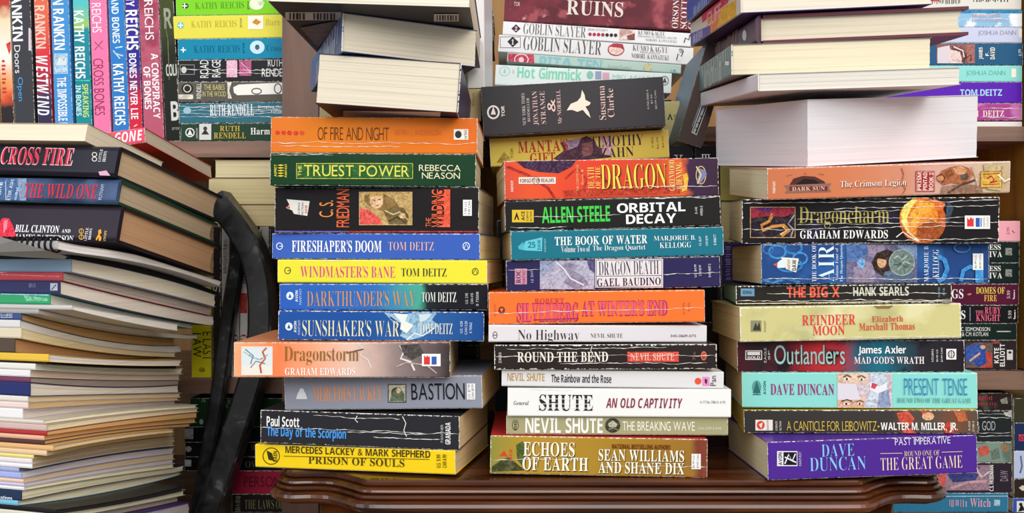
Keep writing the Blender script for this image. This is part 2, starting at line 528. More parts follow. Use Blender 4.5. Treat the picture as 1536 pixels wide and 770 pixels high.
cpart('top_board', XL - 0.022, XR + 0.03, 0.985, 1.33, 1.751, 1.775, case_wood)

# ------------------------------------------------------------------ dark table with a moulded, serpentine edge
TZ = 0.75
table_wood = wood_mat('dark_mahogany', '1e0d06', '6a371a', 0.19, (7, 45, 45), 0.6)
def smooth(pts, n=6):
    out = []
    for i in range(len(pts) - 1):
        p0, p1, p2, p3 = [Vector(pts[min(max(i + k, 0), len(pts) - 1)]) for k in (-1, 0, 1, 2)]
        for s in range(n):
            t = s / n
            out.append(0.5 * ((2*p1) + (p2-p0)*t + (2*p0-5*p1+4*p2-p3)*t*t + (3*p1-p0-3*p2+p3)*t**3))
    out.append(Vector(pts[-1])); return out
def edge_half(sgn, xe):
    # from the back end of the side round the lobe to the straight front
    return [(sgn * xe, 0.965), (sgn * xe, 0.80), (sgn * (xe + 0.001), 0.715), (sgn * (xe - 0.004), 0.694), (sgn * (xe - 0.018), 0.683),
            (sgn * (xe - 0.036), 0.6835), (sgn * (xe - 0.050), 0.681), (sgn * (xe - 0.064), 0.670), (sgn * (xe - 0.078), 0.658), (sgn * (xe - 0.100), 0.656)]
tcx = (sx_(399, .69) + sx_(1431, .69)) / 2
thw = (sx_(1431, .69) - sx_(399, .69)) / 2
right = smooth(edge_half(1, thw)); left = smooth(edge_half(-1, thw))
outline = [Vector(p) for p in right] + [Vector(((thw - 0.1) * (1 - 2 * k / 12), 0.656)) for k in range(1, 12)] + [Vector(p) for p in reversed(left)]
no = len(outline)
def inset(pts, d):
    out = []
    for i, p in enumerate(pts):
        a, b = pts[(i - 1) % no], pts[(i + 1) % no]
        t = (b - a); nrm = Vector((t.y, -t.x))
        if nrm.length < 1e-9: nrm = Vector((0, -1))
        nrm.normalize()
        c = Vector((0, 0.82))
        if nrm.dot(c - p) < 0: nrm = -nrm
        if p.y > 0.96: nrm = Vector((-1 if p.x > 0 else 1, 0))
        out.append(p + nrm * d)
    return out
profile = [(0.016, 0.0), (0.0118, -0.0006), (0.0105, -0.0020), (0.0105, -0.0042), (0.0128, -0.0050), (0.0086, -0.0057), (0.0068, -0.0070), (0.0062, -0.0085), (0.0072, -0.0098),
           (0.0100, -0.0104), (0.0058, -0.0110), (0.0045, -0.0122), (0.0048, -0.0133), (0.0086, -0.0139), (0.0030, -0.0145), (0.0008, -0.0161), (0.0, -0.0185), (0.0008, -0.0210),
           (0.0035, -0.0228), (0.0080, -0.0236), (0.0095, -0.0252), (0.013, -0.026)]
V = []
for d, z in profile:
    V += [(p.x, p.y, z) for p in inset(outline, d)]
Fs = []
for k in range(len(profile) - 1):
    Fs += [(k*no + i, k*no + (i+1) % no, (k+1)*no + (i+1) % no, (k+1)*no + i) for i in range(no)]
Fs += [tuple(range(no)), tuple(range((len(profile)-1)*no, len(profile)*no))]
tab = thing('table', 'dark mahogany table with a glossy moulded serpentine edge carrying three tall book stacks', 'table', Matrix.Translation((tcx, 0.0, TZ)))
mesh_obj('table_top', V, Fs, [table_wood], tab)
g = Geo(); w = thw - 0.035
g.box(-w, w, 0.790, 0.805, -0.11, -0.0262); g.box(-w, w, 0.93, 0.948, -0.11, -0.0262)
g.box(-w, -w + 0.018, 0.8055, 0.9295, -0.11, -0.0262); g.box(w - 0.018, w, 0.8055, 0.9295, -0.11, -0.0262)
mesh_obj('apron', g.v, g.f, [table_wood], tab)
for x in (-w + 0.02, w - 0.02):
    for y in (0.722, 0.926):
        vs, fs = [], []
        prof = [(0.020, -0.0262), (0.020, -0.16), (0.014, -0.18), (0.019, -0.22), (0.016, -0.45), (0.011, -0.66), (0.015, -0.70), (0.010, -0.75)]
        for r_, z in prof: vs += [(x + r_ * math.cos(t * math.pi / 8), y + r_ * math.sin(t * math.pi / 8), z) for t in range(16)]
        for k in range(len(prof) - 1): fs += [(k*16 + i, k*16 + (i+1) % 16, (k+1)*16 + (i+1) % 16, (k+1)*16 + i) for i in range(16)]
        fs += [tuple(range(16)), tuple(range((len(prof)-1)*16, len(prof)*16))]
        mesh_obj('leg', vs, fs, [table_wood], tab, smooth=True)

# ------------------------------------------------------------------ black metal frame with a bowed bar, carrying the pile on the left
mb = bpy.data.materials.new('scuffed_black_paint'); mb.use_nodes = True
nt = mb.node_tree; b = nt.nodes['Principled BSDF']
tc = N(nt, 'ShaderNodeTexCoord'); n1 = N(nt, 'ShaderNodeTexNoise'); n1.inputs['Scale'].default_value = 45; n1.inputs['Detail'].default_value = 8; n1.inputs['Distortion'].default_value = 1.2
nt.links.new(tc.outputs['Object'], n1.inputs['Vector'])
nt.links.new(ramp(nt, n1.outputs[0], [(0.40, lin('17181a')), (0.62, lin('26282a')), (0.78, lin('77777a'))]), b.inputs['Base Color'])
nt.links.new(ramp(nt, n1.outputs[0], [(0.4, (0.28,)*3 + (1,)), (0.7, (0.5,)*3 + (1,))]), b.inputs['Roughness'])
BY = 0.942
PILE_Z = CZ - 0.302
stand = thing('metal_stand', 'black painted metal stand with a bowed bar, beside and under the pile of magazines', 'stand', Matrix.Translation((-0.5, 0.87, 0.0)))
def sweep(px_pts, wpx, y0, dep, nseg=8):
    P = smooth([((x - 768) / F * y0, z_at(y, y0)) for x, y in px_pts], nseg)
    hw = wpx / F * y0 / 2; ch = 0.0025
    ring = [(-hw, ch), (-hw + ch, 0), (hw - ch, 0), (hw, ch), (hw, dep - ch), (hw - ch, dep), (-hw + ch, dep), (-hw, dep - ch)]
    v, f = [], []
    for i, p in enumerate(P):
        a, c = P[max(i-1, 0)], P[min(i+1, len(P)-1)]
        t = (c - a).normalized(); nx, nz = -t.y, t.x
        v += [(p.x + nx * s + 0.5, y0 + d - 0.87, p.y + nz * s) for s, d in ring]
    m = len(ring)
    for i in range(len(P) - 1): f += [(i*m + k, i*m + (k+1) % m, (i+1)*m + (k+1) % m, (i+1)*m + k) for k in range(m)]
    f += [tuple(range(m)), tuple(range((len(P)-1)*m, len(P)*m))]
    return v, f
mesh_obj('bowed_bar', *sweep([(318, 296), (330, 312), (350, 337), (370, 370), (383, 412), (388, 455), (387, 505), (378, 555), (361, 612), (343, 668), (315, 753), (290, 826), (240, 980), (130, 1330), (55, 1690)], 35, BY, 0.034), [mb], stand)
mesh_obj('brace_bar', *sweep([(356, 362), (352, 400), (340, 478), (325, 590), (309, 683), (297, 753), (285, 826), (258, 980), (206, 1330), (150, 1690)], 21, BY + 0.037, 0.015), [mb], stand)
g = Geo(); tz = PILE_Z - 0.0005
g.box(-0.26, 0.17, -0.190, 0.08, tz - 0.016, tz)
mesh_obj('tray', g.v, g.f, [mb], stand)
for x in (-0.25, 0.13):
    for y in (-0.18, 0.05):
        if (x, y) == (0.13, 0.05): continue
        mesh_obj('leg', *box_geo(x, x + 0.024, y, y + 0.024, 0.0, tz - 0.0165), [mb], stand)
# ------------------------------------------------------------------ left stack on the table, bottom to top
def T_(n, t, f, b, c, rot=0): return ('T', n, t, f, b, c, rot)
GA = 'paperbacks in the left stack on the table'
TL, AL, SL = 'title_lettering', 'author_lettering', 'small_lettering'
def logo(c): return ('G', 'publisher_logo')
LG, PR_ = ('G', 'publisher_logo'), ('G', 'cover_print')

a1 = build_book(lying((383, 665.5, 701, 683, 678, 710), 0.672, 0.108, vis=('R', 733), on=TZ),
  'yellow paperback lying on the dark table, lowest of the stack with the orange book', GA, col='f2cd1c', page='dcbd8c', ops=[
  LG, ('O', (407, 684.5, 13, 13), '3c3514', 1.3), ('P', [(400, 676), (408, 680), (412, 692), (403, 690)], '3c3514'), T_(SL, 'BAEN', 'S', (410, 677, 416, 693), '3c3514', 90),
  T_(AL, 'MERCEDES LACKEY & MARK SHEPHERD', 'S', (426.4, 672.7, 643.6, 683.6), '4a3f18'), PR_, ('L', [(426, 684.5), (644, 689.5)], 0.9, '4a3f18'),
  T_(TL, 'PRISON OF SOULS', 'b', (462, 687, 606, 698.5), '4a3f18'),
  T_(SL, 'U.S. 5.99', 'S', (655, 682, 661, 702), '6a5a18', 90), T_(SL, 'CAN 6.99', 'S', (664, 682, 670, 702), '6a5a18', 90)])
a2 = build_book(lying((391, 618, 661, 689, 622.5, 678), 0.672, 0.112, vis=('R', 733), on=a1),
  'thick creased black paperback with blue and white lettering, lying on the yellow one', GA, col='2a2a2f', page='d8ba8c', wear=0.9, ops=[
  T_(AL, 'Paul Scott', 'S', (400, 624.5, 449, 640.5), 'f0efec'), T_(TL, 'The Day of the Scorpion', 'S', (400, 641, 518.6, 661), '4a9ae6'),
  T_(SL, 'GRANADA', 'S', (668, 634, 676, 667), 'e8e6e2', 90), T_(SL, 'PANTHER', 's', (661, 637, 665, 664), 'b8b6b2', 90),
  ('W', 640.5, 392, 687, 651), ('W', 624, 470, 600, 630), ('W', 655, 560, 660, 660), ('W', 648, 520, 640, 652), ('L', [(536, 624), (533, 630), (537, 634)], 1.2, 'e6e2da'), ('L', [(604, 625), (609, 635), (606, 646), (610, 655)], 1.2, 'e6e2da')])
a3 = build_book(lying((427, 568, 613, 723, 563, 611), 0.680, 0.108, vis=('R', 750), on=a2),
  'grey paperback with orange author lettering and black title beside a tiny picture', GA, col='8d909c', page='dabc8a', ops=[
  LG, ('P', [(447, 589), (458, 589), (461, 599), (444, 599)], 'd6d6da'), ('P', [(450, 583), (455, 583), (457, 589), (448, 589)], 'd6d6da'),
  T_(AL, 'MERCEDES LACKEY', 'r', (469.5, 579.5, 573, 602), 'ea9048'),
  PR_, ('R', (582, 576.5, 609.5, 604), 'b9b49a'), ('E', (595, 590, 8, 9), '3e4a3c'), ('P', [(584, 602), (590, 586), (600, 581), (607, 592), (607, 602)], '5a6650'), ('E', (598, 586, 3.5, 4), 'd0b08a'), ('B', (582, 576.5, 609.5, 604), '2a2a2a', 1.2),
  T_(TL, 'BASTION', 's', (617, 575, 697, 600), '1d1d22'),
  ('R', (700.5, 575.5, 713, 599.5), 'eceae6'), T_(SL, 'U.S. $7.99', 's', (702, 577, 706, 598), '333333', 90), T_(SL, 'CAN $9.99', 's', (707.5, 577, 711.5, 598), '333333', 90)])
a4 = build_book(lying((351, 513, 566, 675, 515.5, 564.5), 0.671, 0.114, yaw=0.0, on=a3),
  'orange to grey paperback with a small dragon picture, sticking out toward the black metal stand', GA, col='e98a55', cover='d98a62', page='dcc29c', rough=0.3,
  stops=[(0.0, 'f0a878'), (0.2, 'ee7f4c'), (0.36, 'f0a27a'), (0.55, 'e2bfae'), (0.78, '8a7876'), (1.0, '3e3434')], ops=[
  ('R', (363, 521, 408, 562), 'd6dfe0'), ('R', (363, 549, 408, 562), 'e8e0d6'), ('L', [(366, 528), (378, 536), (390, 540), (402, 532)], 2.2, 'a8bcc4'), ('L', [(392, 560), (390, 548), (398, 538), (394, 528), (400, 522)], 3, 'c4653f'), ('L', [(376, 552), (384, 542), (398, 546)], 1.4, '7a5a50'), ('L', [(368, 524), (380, 534), (376, 546)], 1.6, '6b7f8a'), ('B', (362, 520, 409, 563), 'efe6da', 1.0),
  ('L', [(535, 515), (546, 524), (541, 533), (552, 540), (557, 552)], 2.2, 'd9cfc8'), ('L', [(520, 530), (536, 526), (546, 524)], 1.8, '6a4a40'), ('L', [(600, 518), (606, 528), (601, 538), (616, 543), (622, 556)], 3, 'e0d8d0'), ('L', [(595, 550), (610, 544), (640, 548), (655, 560)], 2, 'b8a8a0'), ('P', [(600, 518), (628, 516), (636, 530), (618, 540), (606, 532)], '4a4440'),
  T_(TL, 'Dragonstorm', 'r', (426.4, 520, 538, 548), '8d6526'), T_(AL, 'GRAHAM EDWARDS', 'b', (427.7, 552, 533, 563), 'f2ece4'),
  LG, ('R', (633, 531, 661, 549.5), 'f0eee8'), ('P', [(636, 533), (639, 536), (641, 533), (643, 536), (645, 534), (645, 547), (636, 547)], 'd8383a'), ('R', (647.5, 535, 655, 547), '3a5aa8')])
a5 = build_book(lying((417.5, 467, 511, 726, 468, 514.5), 0.680, 0.107, yaw=0.5, on=a4),
  'deep blue paperback with pale yellow title and an icy wave painting across the spine', GA, col='1f519c', page='dcc094',
  stops=[(0.0, '23509a'), (0.4, '1c4f98'), (0.7, '2a5f9e'), (1.0, '1d4888')], wear=0.9, ops=[
  ('P', [(576, 469), (600, 472), (628, 469), (655, 470), (648, 480), (660, 490), (640, 494), (632, 506), (612, 512), (600, 504), (606, 492), (590, 484)], '8fb4cc'),
  ('P', [(590, 470), (612, 472), (608, 482), (620, 488), (610, 500), (600, 494), (602, 484)], 'e2e6dc'), ('P', [(628, 472), (648, 471), (640, 480), (630, 484)], 'c9d8dc'), ('L', [(610, 510), (622, 500), (634, 504), (652, 492)], 2, 'd6e2e6'), ('L', [(585, 476), (600, 486), (597, 500)], 2.4, '123a70'),
  LG, ('E', (433.5, 490, 5.5, 6), 'dfe8f0'), ('P', [(433.5, 486), (436, 493), (431, 493)], '1f519c'), T_(SL, 'AVON', 'S', (441, 482, 445, 499), 'dfe8f0', 90), T_(SL, 'FANTASY', 's', (447, 480, 450.5, 502), 'c2d2e2', 90),
  T_(TL, "SUNSHAKER'S WAR", 'r', (453.6, 480, 599, 505), 'dcd9b2'), T_(AL, 'TOM DEITZ', 'r', (629, 485, 679, 501.5), 'e6e6d8'),
  T_(SL, 'U.S. 4.50', 's', (690, 482, 694, 500), 'd0dae4', 90), T_(SL, 'CAN 5.50', 's', (697, 482, 701, 502), 'd0dae4', 90), T_(SL, '0 76062', 's', (704, 484, 708, 500), 'd0dae4', 90)])
a6 = build_book(lying((419.5, 426, 467, 732, 427, 466), 0.684, 0.107, yaw=0.0, on=a5),
  'blue paperback fading through sea green to black, with a copper title', GA, col='2c60b4', page='dabd90',
  stops=[(0.0, '2b5cb2'), (0.45, '2f6cb8'), (0.57, '3f8fa8'), (0.66, '4aa58c'), (0.70, '1e2a2c'), (0.8, '1b1b21'), (1.0, '18181c')], ops=[
  LG, ('E', (435, 444, 5.5, 6), 'dfe8f0'), ('P', [(435, 440), (437.5, 447), (432.5, 447)], '2b5cb2'), T_(SL, 'AVON', 'S', (443, 436, 447, 453), 'dfe8f0', 90), T_(SL, 'FANTASY', 's', (449, 433, 452.5, 457), 'c2d2e2', 90),
  T_(TL, "DARKTHUNDER'S WAY", 'r', (460.5, 436, 623, 460), 'c98f5c'), T_(AL, 'TOM DEITZ', 'r', (632.5, 438.5, 684.5, 453.5), 'ecebe2'),
  T_(SL, 'U.S. 3.95', 's', (698, 440, 702, 456), 'c8c8c8', 90), T_(SL, 'CAN 4.95', 's', (706, 440, 710, 456), 'c8c8c8', 90), T_(SL, '0 75508', 's', (714, 438, 718, 459), 'c8c8c8', 90)])
a7 = build_book(lying((416.5, 389.5, 424.5, 730.5, 391, 426), 0.684, 0.107, vis=('R', 755), on=a6),
  'bright yellow paperback with pink title and dark author name, between two blue books', GA, col='e9de3a', page='dcbc90', ops=[
  LG, ('O', (431.5, 406, 5, 5.5), '5a5a30', 1.2), ('L', [(431.5, 406), (436, 406)], 1.2, '5a5a30'), ('O', (713, 407.6, 5, 5.5), '5a5a30', 1.2), ('L', [(709, 411), (713, 404), (716, 411)], 1.0, '5a5a30'),
  T_(TL, "WINDMASTER'S BANE", 'r', (450.4, 399, 592.5, 416.5), 'dc3d90'), T_(AL, 'TOM DEITZ', 'r', (602, 402.5, 670, 415), '1f2a3a'), ('W', 391.5, 480, 520)])
a8 = build_book(lying((408.5, 350.5, 387.5, 719.5, 351, 389.5), 0.684, 0.107, vis=('R', 752), on=a7),
  'royal blue paperback with bold white title, between the thick black and yellow books', GA, col='3b5fb4', page='dec294', ops=[
  LG, ('O', (419.4, 369.5, 5, 5.5), 'e8ecf4', 1.2), ('L', [(419.4, 369.5), (424, 369.5)], 1.2, 'e8ecf4'), ('O', (699.5, 369.5, 5.5, 6), 'e8ecf4', 1.2), ('L', [(696, 373), (699.5, 366), (703, 373)], 1.0, 'e8ecf4'),
  T_(TL, "FIRESHAPER'S DOOM", 'b', (437.5, 360.5, 572, 378.5), 'f4f4f2'), T_(AL, 'TOM DEITZ', 'r', (582.4, 363, 651, 376), 'e2b2a6')])
a9 = build_book(lying((412.5, 281, 349, 718, 281.5, 349), 0.690, 0.108, vis=('R', 741), on=a8),
  'thick black paperback with a golden portrait square in the middle of its spine', GA, col='1f1b1d', page='d6c6a4', rough=0.28, ops=[
  LG, ('P', [(430, 299), (464.5, 302), (461, 324), (441, 321)], 'dedad2'), ('P', [(429, 312), (436, 306), (444, 300), (450, 306), (444, 318)], 'dedad2'), ('P', [(428.5, 311), (435, 309), (435, 314)], 'd2523a'), T_(SL, 'SCIENCE', 's', (447, 304, 450, 321), '333333', 90), T_(SL, 'FICTION', 's', (452.5, 304, 455.5, 322), '333333', 90), T_(SL, 'DAW', 'S', (457.5, 308, 461, 320), 'b84a3a', 90),
  T_(AL, 'C. S.', 's', (479, 301, 500, 326), 'e58a45', 90), T_(AL, 'FRIEDMAN', 's', (505, 284, 524, 341), 'e2673a', 90),
  PR_, ('R', (539, 288, 618.7, 338), 'bd9c62'), ('P', [(539, 312), (556, 316), (572, 330), (574, 338), (539, 338)], 'd9534a'), ('P', [(548, 292), (575, 290), (592, 300), (604, 318), (596, 332), (580, 322), (572, 316), (558, 312), (546, 302)], '8a6b3c'),
  ('E', (565, 301, 10, 12.5), 'e0b78c'), ('P', [(553, 298), (557, 289), (574, 289), (576, 296), (566, 293)], 'c49a4e'), ('L', [(560, 300), (563, 301)], 1.2, '4a3020'), ('L', [(567, 300), (571, 299)], 1.2, '4a3020'), ('L', [(564, 309), (568, 308.5)], 1.4, 'a8443a'),
  ('P', [(576, 318), (590, 310), (606, 312), (614, 326), (610, 337), (584, 337)], '6e5a34'), ('L', [(578, 316), (590, 322), (600, 318), (612, 330)], 1.6, 'd6bc84'), ('L', [(584, 332), (596, 326), (608, 334)], 1.6, '3c2e1a'), ('E', (604, 324, 5, 4), 'd8b482'), ('B', (539, 288, 618.7, 338), 'cfae72', 0.9),
  ('R', (655.7, 284.5, 675.5, 341), 'e2573a'), T_(TL, 'THE', 's', (639, 327, 647, 340.5), 'e2673a', 90), T_(TL, 'WILDING', 's', (647.6, 284.5, 666.5, 341), 'e2673a', 90) + ((640, 655.7),), T_(TL + '_face', 'WILDING', 's', (647.6, 284.5, 666.5, 341), '17100f', 90) + ((655.7, 676),),
  ('R', (694.7, 300, 708, 324), 'eceae6'), T_(SL, '7.99 U.S.', 's', (697, 302, 700.5, 322), '333333', 90), T_(SL, '9.99 CAN', 's', (702.5, 302, 706, 322), '333333', 90), ('L', [(413, 347.6), (520, 347.8)], 2.0, '6a5aa8'), ('L', [(520, 347.8), (717, 347.8)], 2.0, 'b0343a')])
a10 = build_book(lying((405.5, 229, 278, 713.5, 232, 280), 0.690, 0.107, vis=('R', 722), on=a9),
  'dark green paperback with a yellow boxed title, directly beneath the orange one', GA, col='143a20', page='d8c8a4', rough=0.28, ops=[
  LG] + [('P', [(416, y), (421, y - 1.3), (427, y), (421, y + 1.3)], 'e0c83a') for y in (248, 252, 256, 260, 264)] + [T_(SL, 'ASPECT', 'S', (411.5, 247, 415, 265), 'e0d24a', 90), T_(SL, 'FANTASY', 'S', (427.5, 246, 430.5, 266), 'e0d24a', 90),
  PR_, ('R', (444.5, 245, 619.5, 268), '245a24'), ('B', (444.5, 245, 619.5, 268.5), 'c9c54e', 0.9), T_(TL, 'THE', 's', (447, 248, 452.5, 264.5), 'd9d35a', 90), T_(TL, 'TRUEST POWER', 's', (456, 248, 614, 265), 'dcd55c'),
  T_(AL, 'REBECCA', 's', (628.5, 247.5, 691, 257), 'dfdcb4'), T_(AL, 'NEASON', 's', (633, 259, 690, 268.5), 'dfdcb4'), ('W', 233, 408, 500)])
a11 = build_book(lying((406.5, 175, 226.5, 716, 177.5, 228), 0.690, 0.108, vis=('R', 726), on=a10),
  'orange paperback with five red dots, topmost spine facing out, under the three page-end books', GA, col='ee8a2c', page='e0d2b0',
  stops=[(0.0, 'dc742a'), (0.25, 'e57e1a'), (0.8, 'e27416'), (1.0, 'dc6c20')], ops=[
  ('E', (416.5, 199, 3.6, 3.4), 'd8402c'), ('E', (425.5, 199.2, 3.6, 3.4), 'd8402c'), ('E', (434.5, 199.4, 3.6, 3.4), 'd8402c'), ('E', (443.8, 199.6, 3.6, 3.4), 'd8402c'), ('O', (453, 199.8, 3.6, 3.2), 'd8402c', 0.9), ('L', [(451, 200), (455, 200)], 1.4, 'd8402c'),
  T_(TL, 'OF FIRE AND NIGHT', 't', (476.5, 191, 583.5, 210.5), '57381c'), T_(AL, 'KEVIN J. ANDERSON', 't', (592.5, 195, 661, 206), 'd2622a'),
  LG, ('R', (680.6, 194, 702.5, 210), 'f0e6d8'), ('E', (687.5, 202, 5, 5.6), '2c3438'), T_(SL, 'orbit', 's', (695.5, 195, 700.5, 209), '2c3438', 90), ('W', 214, 408, 714, 216), ('W', 220, 420, 600)])
# three thick paperbacks turned with their page ends forward
a12 = build_book(lying((475.5, 82, 158, 690, 92.7, 177), 0.668, 0.172, vis=None, yaw=0.0, pitch=0, on=a11), 'thick cream page block with ragged lines, page end forward, resting on the orange book', GA, spine='right', col='3a2f4e', cover='352b42', page='ddd2bc', ops=[
  ('F', 'bottom'), ('R', (515, 166, 660, 176), 'ded9d2')])
a13 = build_book(lying((513, 18, 78, 715, 46, 100), 0.662, 0.172, yaw=None, vis=('L', 466), on=None), 'tilted paperback with a slate blue spine, page end forward, second from the stack top', GA, spine='left', col='5b6c94', cover='46557c', page='d8ccb6', ops=[
  ('F', 'left'), T_(TL, '~~~~~~~', 'b', (474, 78, 500, 128), 'c9cfdc'), T_(SL, '~~~~', 'i', (486, 50, 506, 80), 'aeb8cc')])
p14 = lying((402, -48, 13, 706, -38, 21.5), 0.640, 0.205, yaw=0.0)
p14['O'].z += settle(p14, [a13])
a14 = build_book(p14, 'wide paperback with dark barcoded underside, page end forward, crowning the left table stack', GA, spine='left', col='3e3a3e', cover='3a3538', page='e4dac6', ops=[
  ('F', 'bottom'), ('R', (428, 18, 512, 30), 'd9d6d0')] + [('R', (434 + 5 * k, 19, 436.5 + 5 * k + (k % 3) * 0.8, 29), '2c2a2a') for k in range(5)] + [('R', (470 + 5 * k, 19, 472.5 + 5 * k + (k % 2), 29), '2c2a2a') for k in range(7)] + [
  ('R', (651, 20, 688, 31), 'd9d6d0')] + [('R', (655 + 4 * k, 21.5, 656.6 + 4 * k + (k % 3) * 0.6, 29.5), '2c2a2a') for k in range(8)] + [('P', [(450, 40), (505, 30), (500, 46), (478, 70)], '6e6660')])
# ------------------------------------------------------------------ middle stack on the table, bottom to top
GB = 'paperbacks in the middle stack on the table'
b1 = build_book(lying((735.5, 656, 708.6, 1061, 657.5, 719), 0.672, 0.107, vis=None, yaw=-1.2, on=TZ),
  'gold paperback with cream serif title lettering, lowest of the middle stack on the table edge', GB, col='a8842a', cover='b8322e', page='cdb68a', wear=0.8,
  stops=[(0.0, '8c8a3c'), (0.15, 'b48e30'), (0.6, 'a67f2a'), (0.92, '9a6f2c'), (0.96, '7a3c2c'), (1.0, '84402c')], ops=[
  ('P', [(738, 700), (752, 690), (764, 686), (780, 700), (790, 706), (738, 708)], '4a4a28'), ('P', [(774, 668), (784, 662), (790, 674), (784, 700), (776, 690)], '4c5a26'),
  LG, ('P', [(749, 685), (756, 676), (762, 686), (756, 684)], 'd8402c'), T_(SL, 'ACE', 'S', (764, 674, 768, 692), 'd8402c', 90),
  T_(TL, 'ECHOES', 'b', (786, 664.5, 863, 686.5), '4a360c'), T_(TL, 'OF EARTH', 'b', (785, 687, 883, 708), '4a360c'), T_(TL + '_face', 'ECHOES', 'b', (785, 663.5, 862, 685), 'f6efd8'), T_(TL + '_face', 'OF EARTH', 'b', (783.6, 686, 882, 706.5), 'f6efd8'),
  T_(SL, 'NATIONAL BESTSELLING AUTHORS', 'S', (918, 667, 1005.5, 674), '6a2a14'), T_(AL, 'SEAN WILLIAMS', 'b', (898.7, 676, 1027, 693.5), '4a360c'), T_(AL, 'AND SHANE DIX', 'b', (898.7, 694.5, 1027, 712), '4a360c'),
  T_(AL + '_face', 'SEAN WILLIAMS', 'b', (897.7, 675, 1026, 692.5), 'f6efd8'), T_(AL + '_face', 'AND SHANE DIX', 'b', (897.7, 693.6, 1026, 711), 'f6efd8'),
  ('R', (1037, 681, 1051, 704), 'eceae6'), T_(SL, '$6.99 U.S.', 's', (1038.5, 682.5, 1042, 702.5), '333333', 90), T_(SL, '$9.99 CAN', 's', (1045, 682.5, 1048.5, 702.5), '333333', 90), ('W', 690, 737, 880), ('W', 700, 900, 1058)])
b2 = build_book(lying((759.5, 624.5, 655, 1092, 625.5, 657), 0.678, 0.107, yaw=-0.5, on=b1),
  'khaki green paperback with large white lettering and a small round dark picture', GB, col='a5a078', page='cdbb94', ops=[
  T_(SL, 'BB', 's', (771, 632, 775, 645), '3c3c2a', 90), ('O', (773, 638, 5, 8), '3c3c2a', 0.8), T_(AL, 'NEVIL SHUTE', 'S', (788, 627, 904, 650), 'f2f1e8'),
  ('E', (919, 638.5, 11.5, 11), '3a3a30'), ('P', [(912, 636), (919, 631), (926, 636), (924, 641), (914, 641)], 'b8b498'), ('L', [(913, 645), (919, 642), (926, 645)], 2, '8c8868'), T_(TL, 'THE BREAKING WAVE', 's', (933.6, 632.5, 1042, 646.5), 'eeecdc'),
  T_(SL, '345-02173-095', 's', (1047, 641, 1082, 645), 'dedcc8')])
b3 = build_book(lying((761.5, 582.7, 622, 1096.5, 584.5, 624), 0.674, 0.108, yaw=-0.6, on=b2),
  'white paperback with large black lettering and a wine red italic title', GB, col='ebe9e4', page='e0d2b2', wear=0.3, ops=[
  T_(SL, 'General', 'B', (770.5, 601.5, 793, 608), '333333'), T_(AL, 'SHUTE', 'b', (808.6, 592, 889.5, 617), '2a2a2d'), ('L', [(809, 598.5), (890, 599)], 0.8, 'ebe9e4'), ('L', [(809, 606), (890, 606.5)], 0.8, 'ebe9e4'), ('L', [(809, 612), (890, 612.5)], 0.8, 'ebe9e4'),
  T_(TL, 'AN OLD CAPTIVITY', 'I', (909, 597.5, 1023.6, 612.5), '8a3048'), T_(SL, '0-7736-7118-0 4.95', 's', (1050, 601.5, 1088, 605.5), '8a8a86'), ('W', 585, 790, 860)])
b4 = build_book(lying((752.5, 555, 582.5, 1085.5, 558, 587), 0.676, 0.107, yaw=-0.3, on=b3),
  'thin white paperback with tan author name, a red dot and a pink square', GB, col='dbd8d8', page='d9c8a0', wear=0.4, ops=[
  T_(AL, 'NEVIL SHUTE', 'S', (761, 560, 817, 572), 'b8975e'), T_(TL, 'The Rainbow and the Rose', 'S', (827, 562, 917, 574.5), '2f2d2d'),
  LG, ('E', (1047, 572, 5, 5), 'e0553c'), ('R', (1053.5, 565.5, 1064, 579), 'e58ac0'), ('P', [(1057, 568), (1061, 570), (1060, 577), (1057, 574)], '4a2a3a'), T_(SL, 'Pan', 's', (1065.5, 564, 1074, 579), '333333', 90)])
b5 = build_book(lying((741.5, 518.5, 555, 1075, 516, 555), 0.672, 0.107, yaw=-0.3, on=b4),
  'scuffed dark brown paperback with cream title and a red name label', GB, col='2b2321', page='c9a678', wear=1.5, back='c2a07a', ops=[
  T_(SL, '23020', 's', (748, 529, 752, 545), 'd8cec2', 90), T_(TL, 'ROUND THE BEND', 'b', (776, 528, 912, 543.5), 'e9e2d4'), ('R', (941, 528, 1018, 543), 'd2493a'), T_(AL, 'NEVIL SHUTE', 'b', (946, 530, 1011, 541), 'e8b4a0'),
  LG, ('E', (1055.5, 534, 4.5, 7), 'd2634a'), T_(SL, 'BB', 's', (1053, 530, 1058, 538), '2b2321', 90), T_(SL, '75c', 's', (1039, 528, 1043, 540), '9a6a5a', 90),
  ('W', 535, 743, 1072, 534), ('W', 523, 760, 1000, 522), ('W', 546, 840, 1060, 545), ('L', [(888, 519), (886, 526), (891, 536)], 1, 'e6e2da')])
b6 = build_book(lying((733, 488.5, 515.5, 1060, 488, 517), 0.676, 0.107, vis=('L', 728), on=b5),
  'slim pale lilac paperback with plain dark serif title, under the orange one', GB, col='dcd6d8', page='d9c8a8', ops=[
  LG, ('O', (742.5, 503, 3.5, 5.5), '3a3438', 1.0), ('L', [(740.5, 503), (744.5, 503)], 1.2, '3a3438'), T_(TL, 'No Highway', 'r', (777, 495, 869, 514.5), '3a3236'), T_(AL, 'NEVIL SHUTE', 'r', (886, 500.5, 934, 507), '4a4246'), T_(SL, '345-01619-075', 's', (1005.5, 502, 1044, 506), '5a5256')])
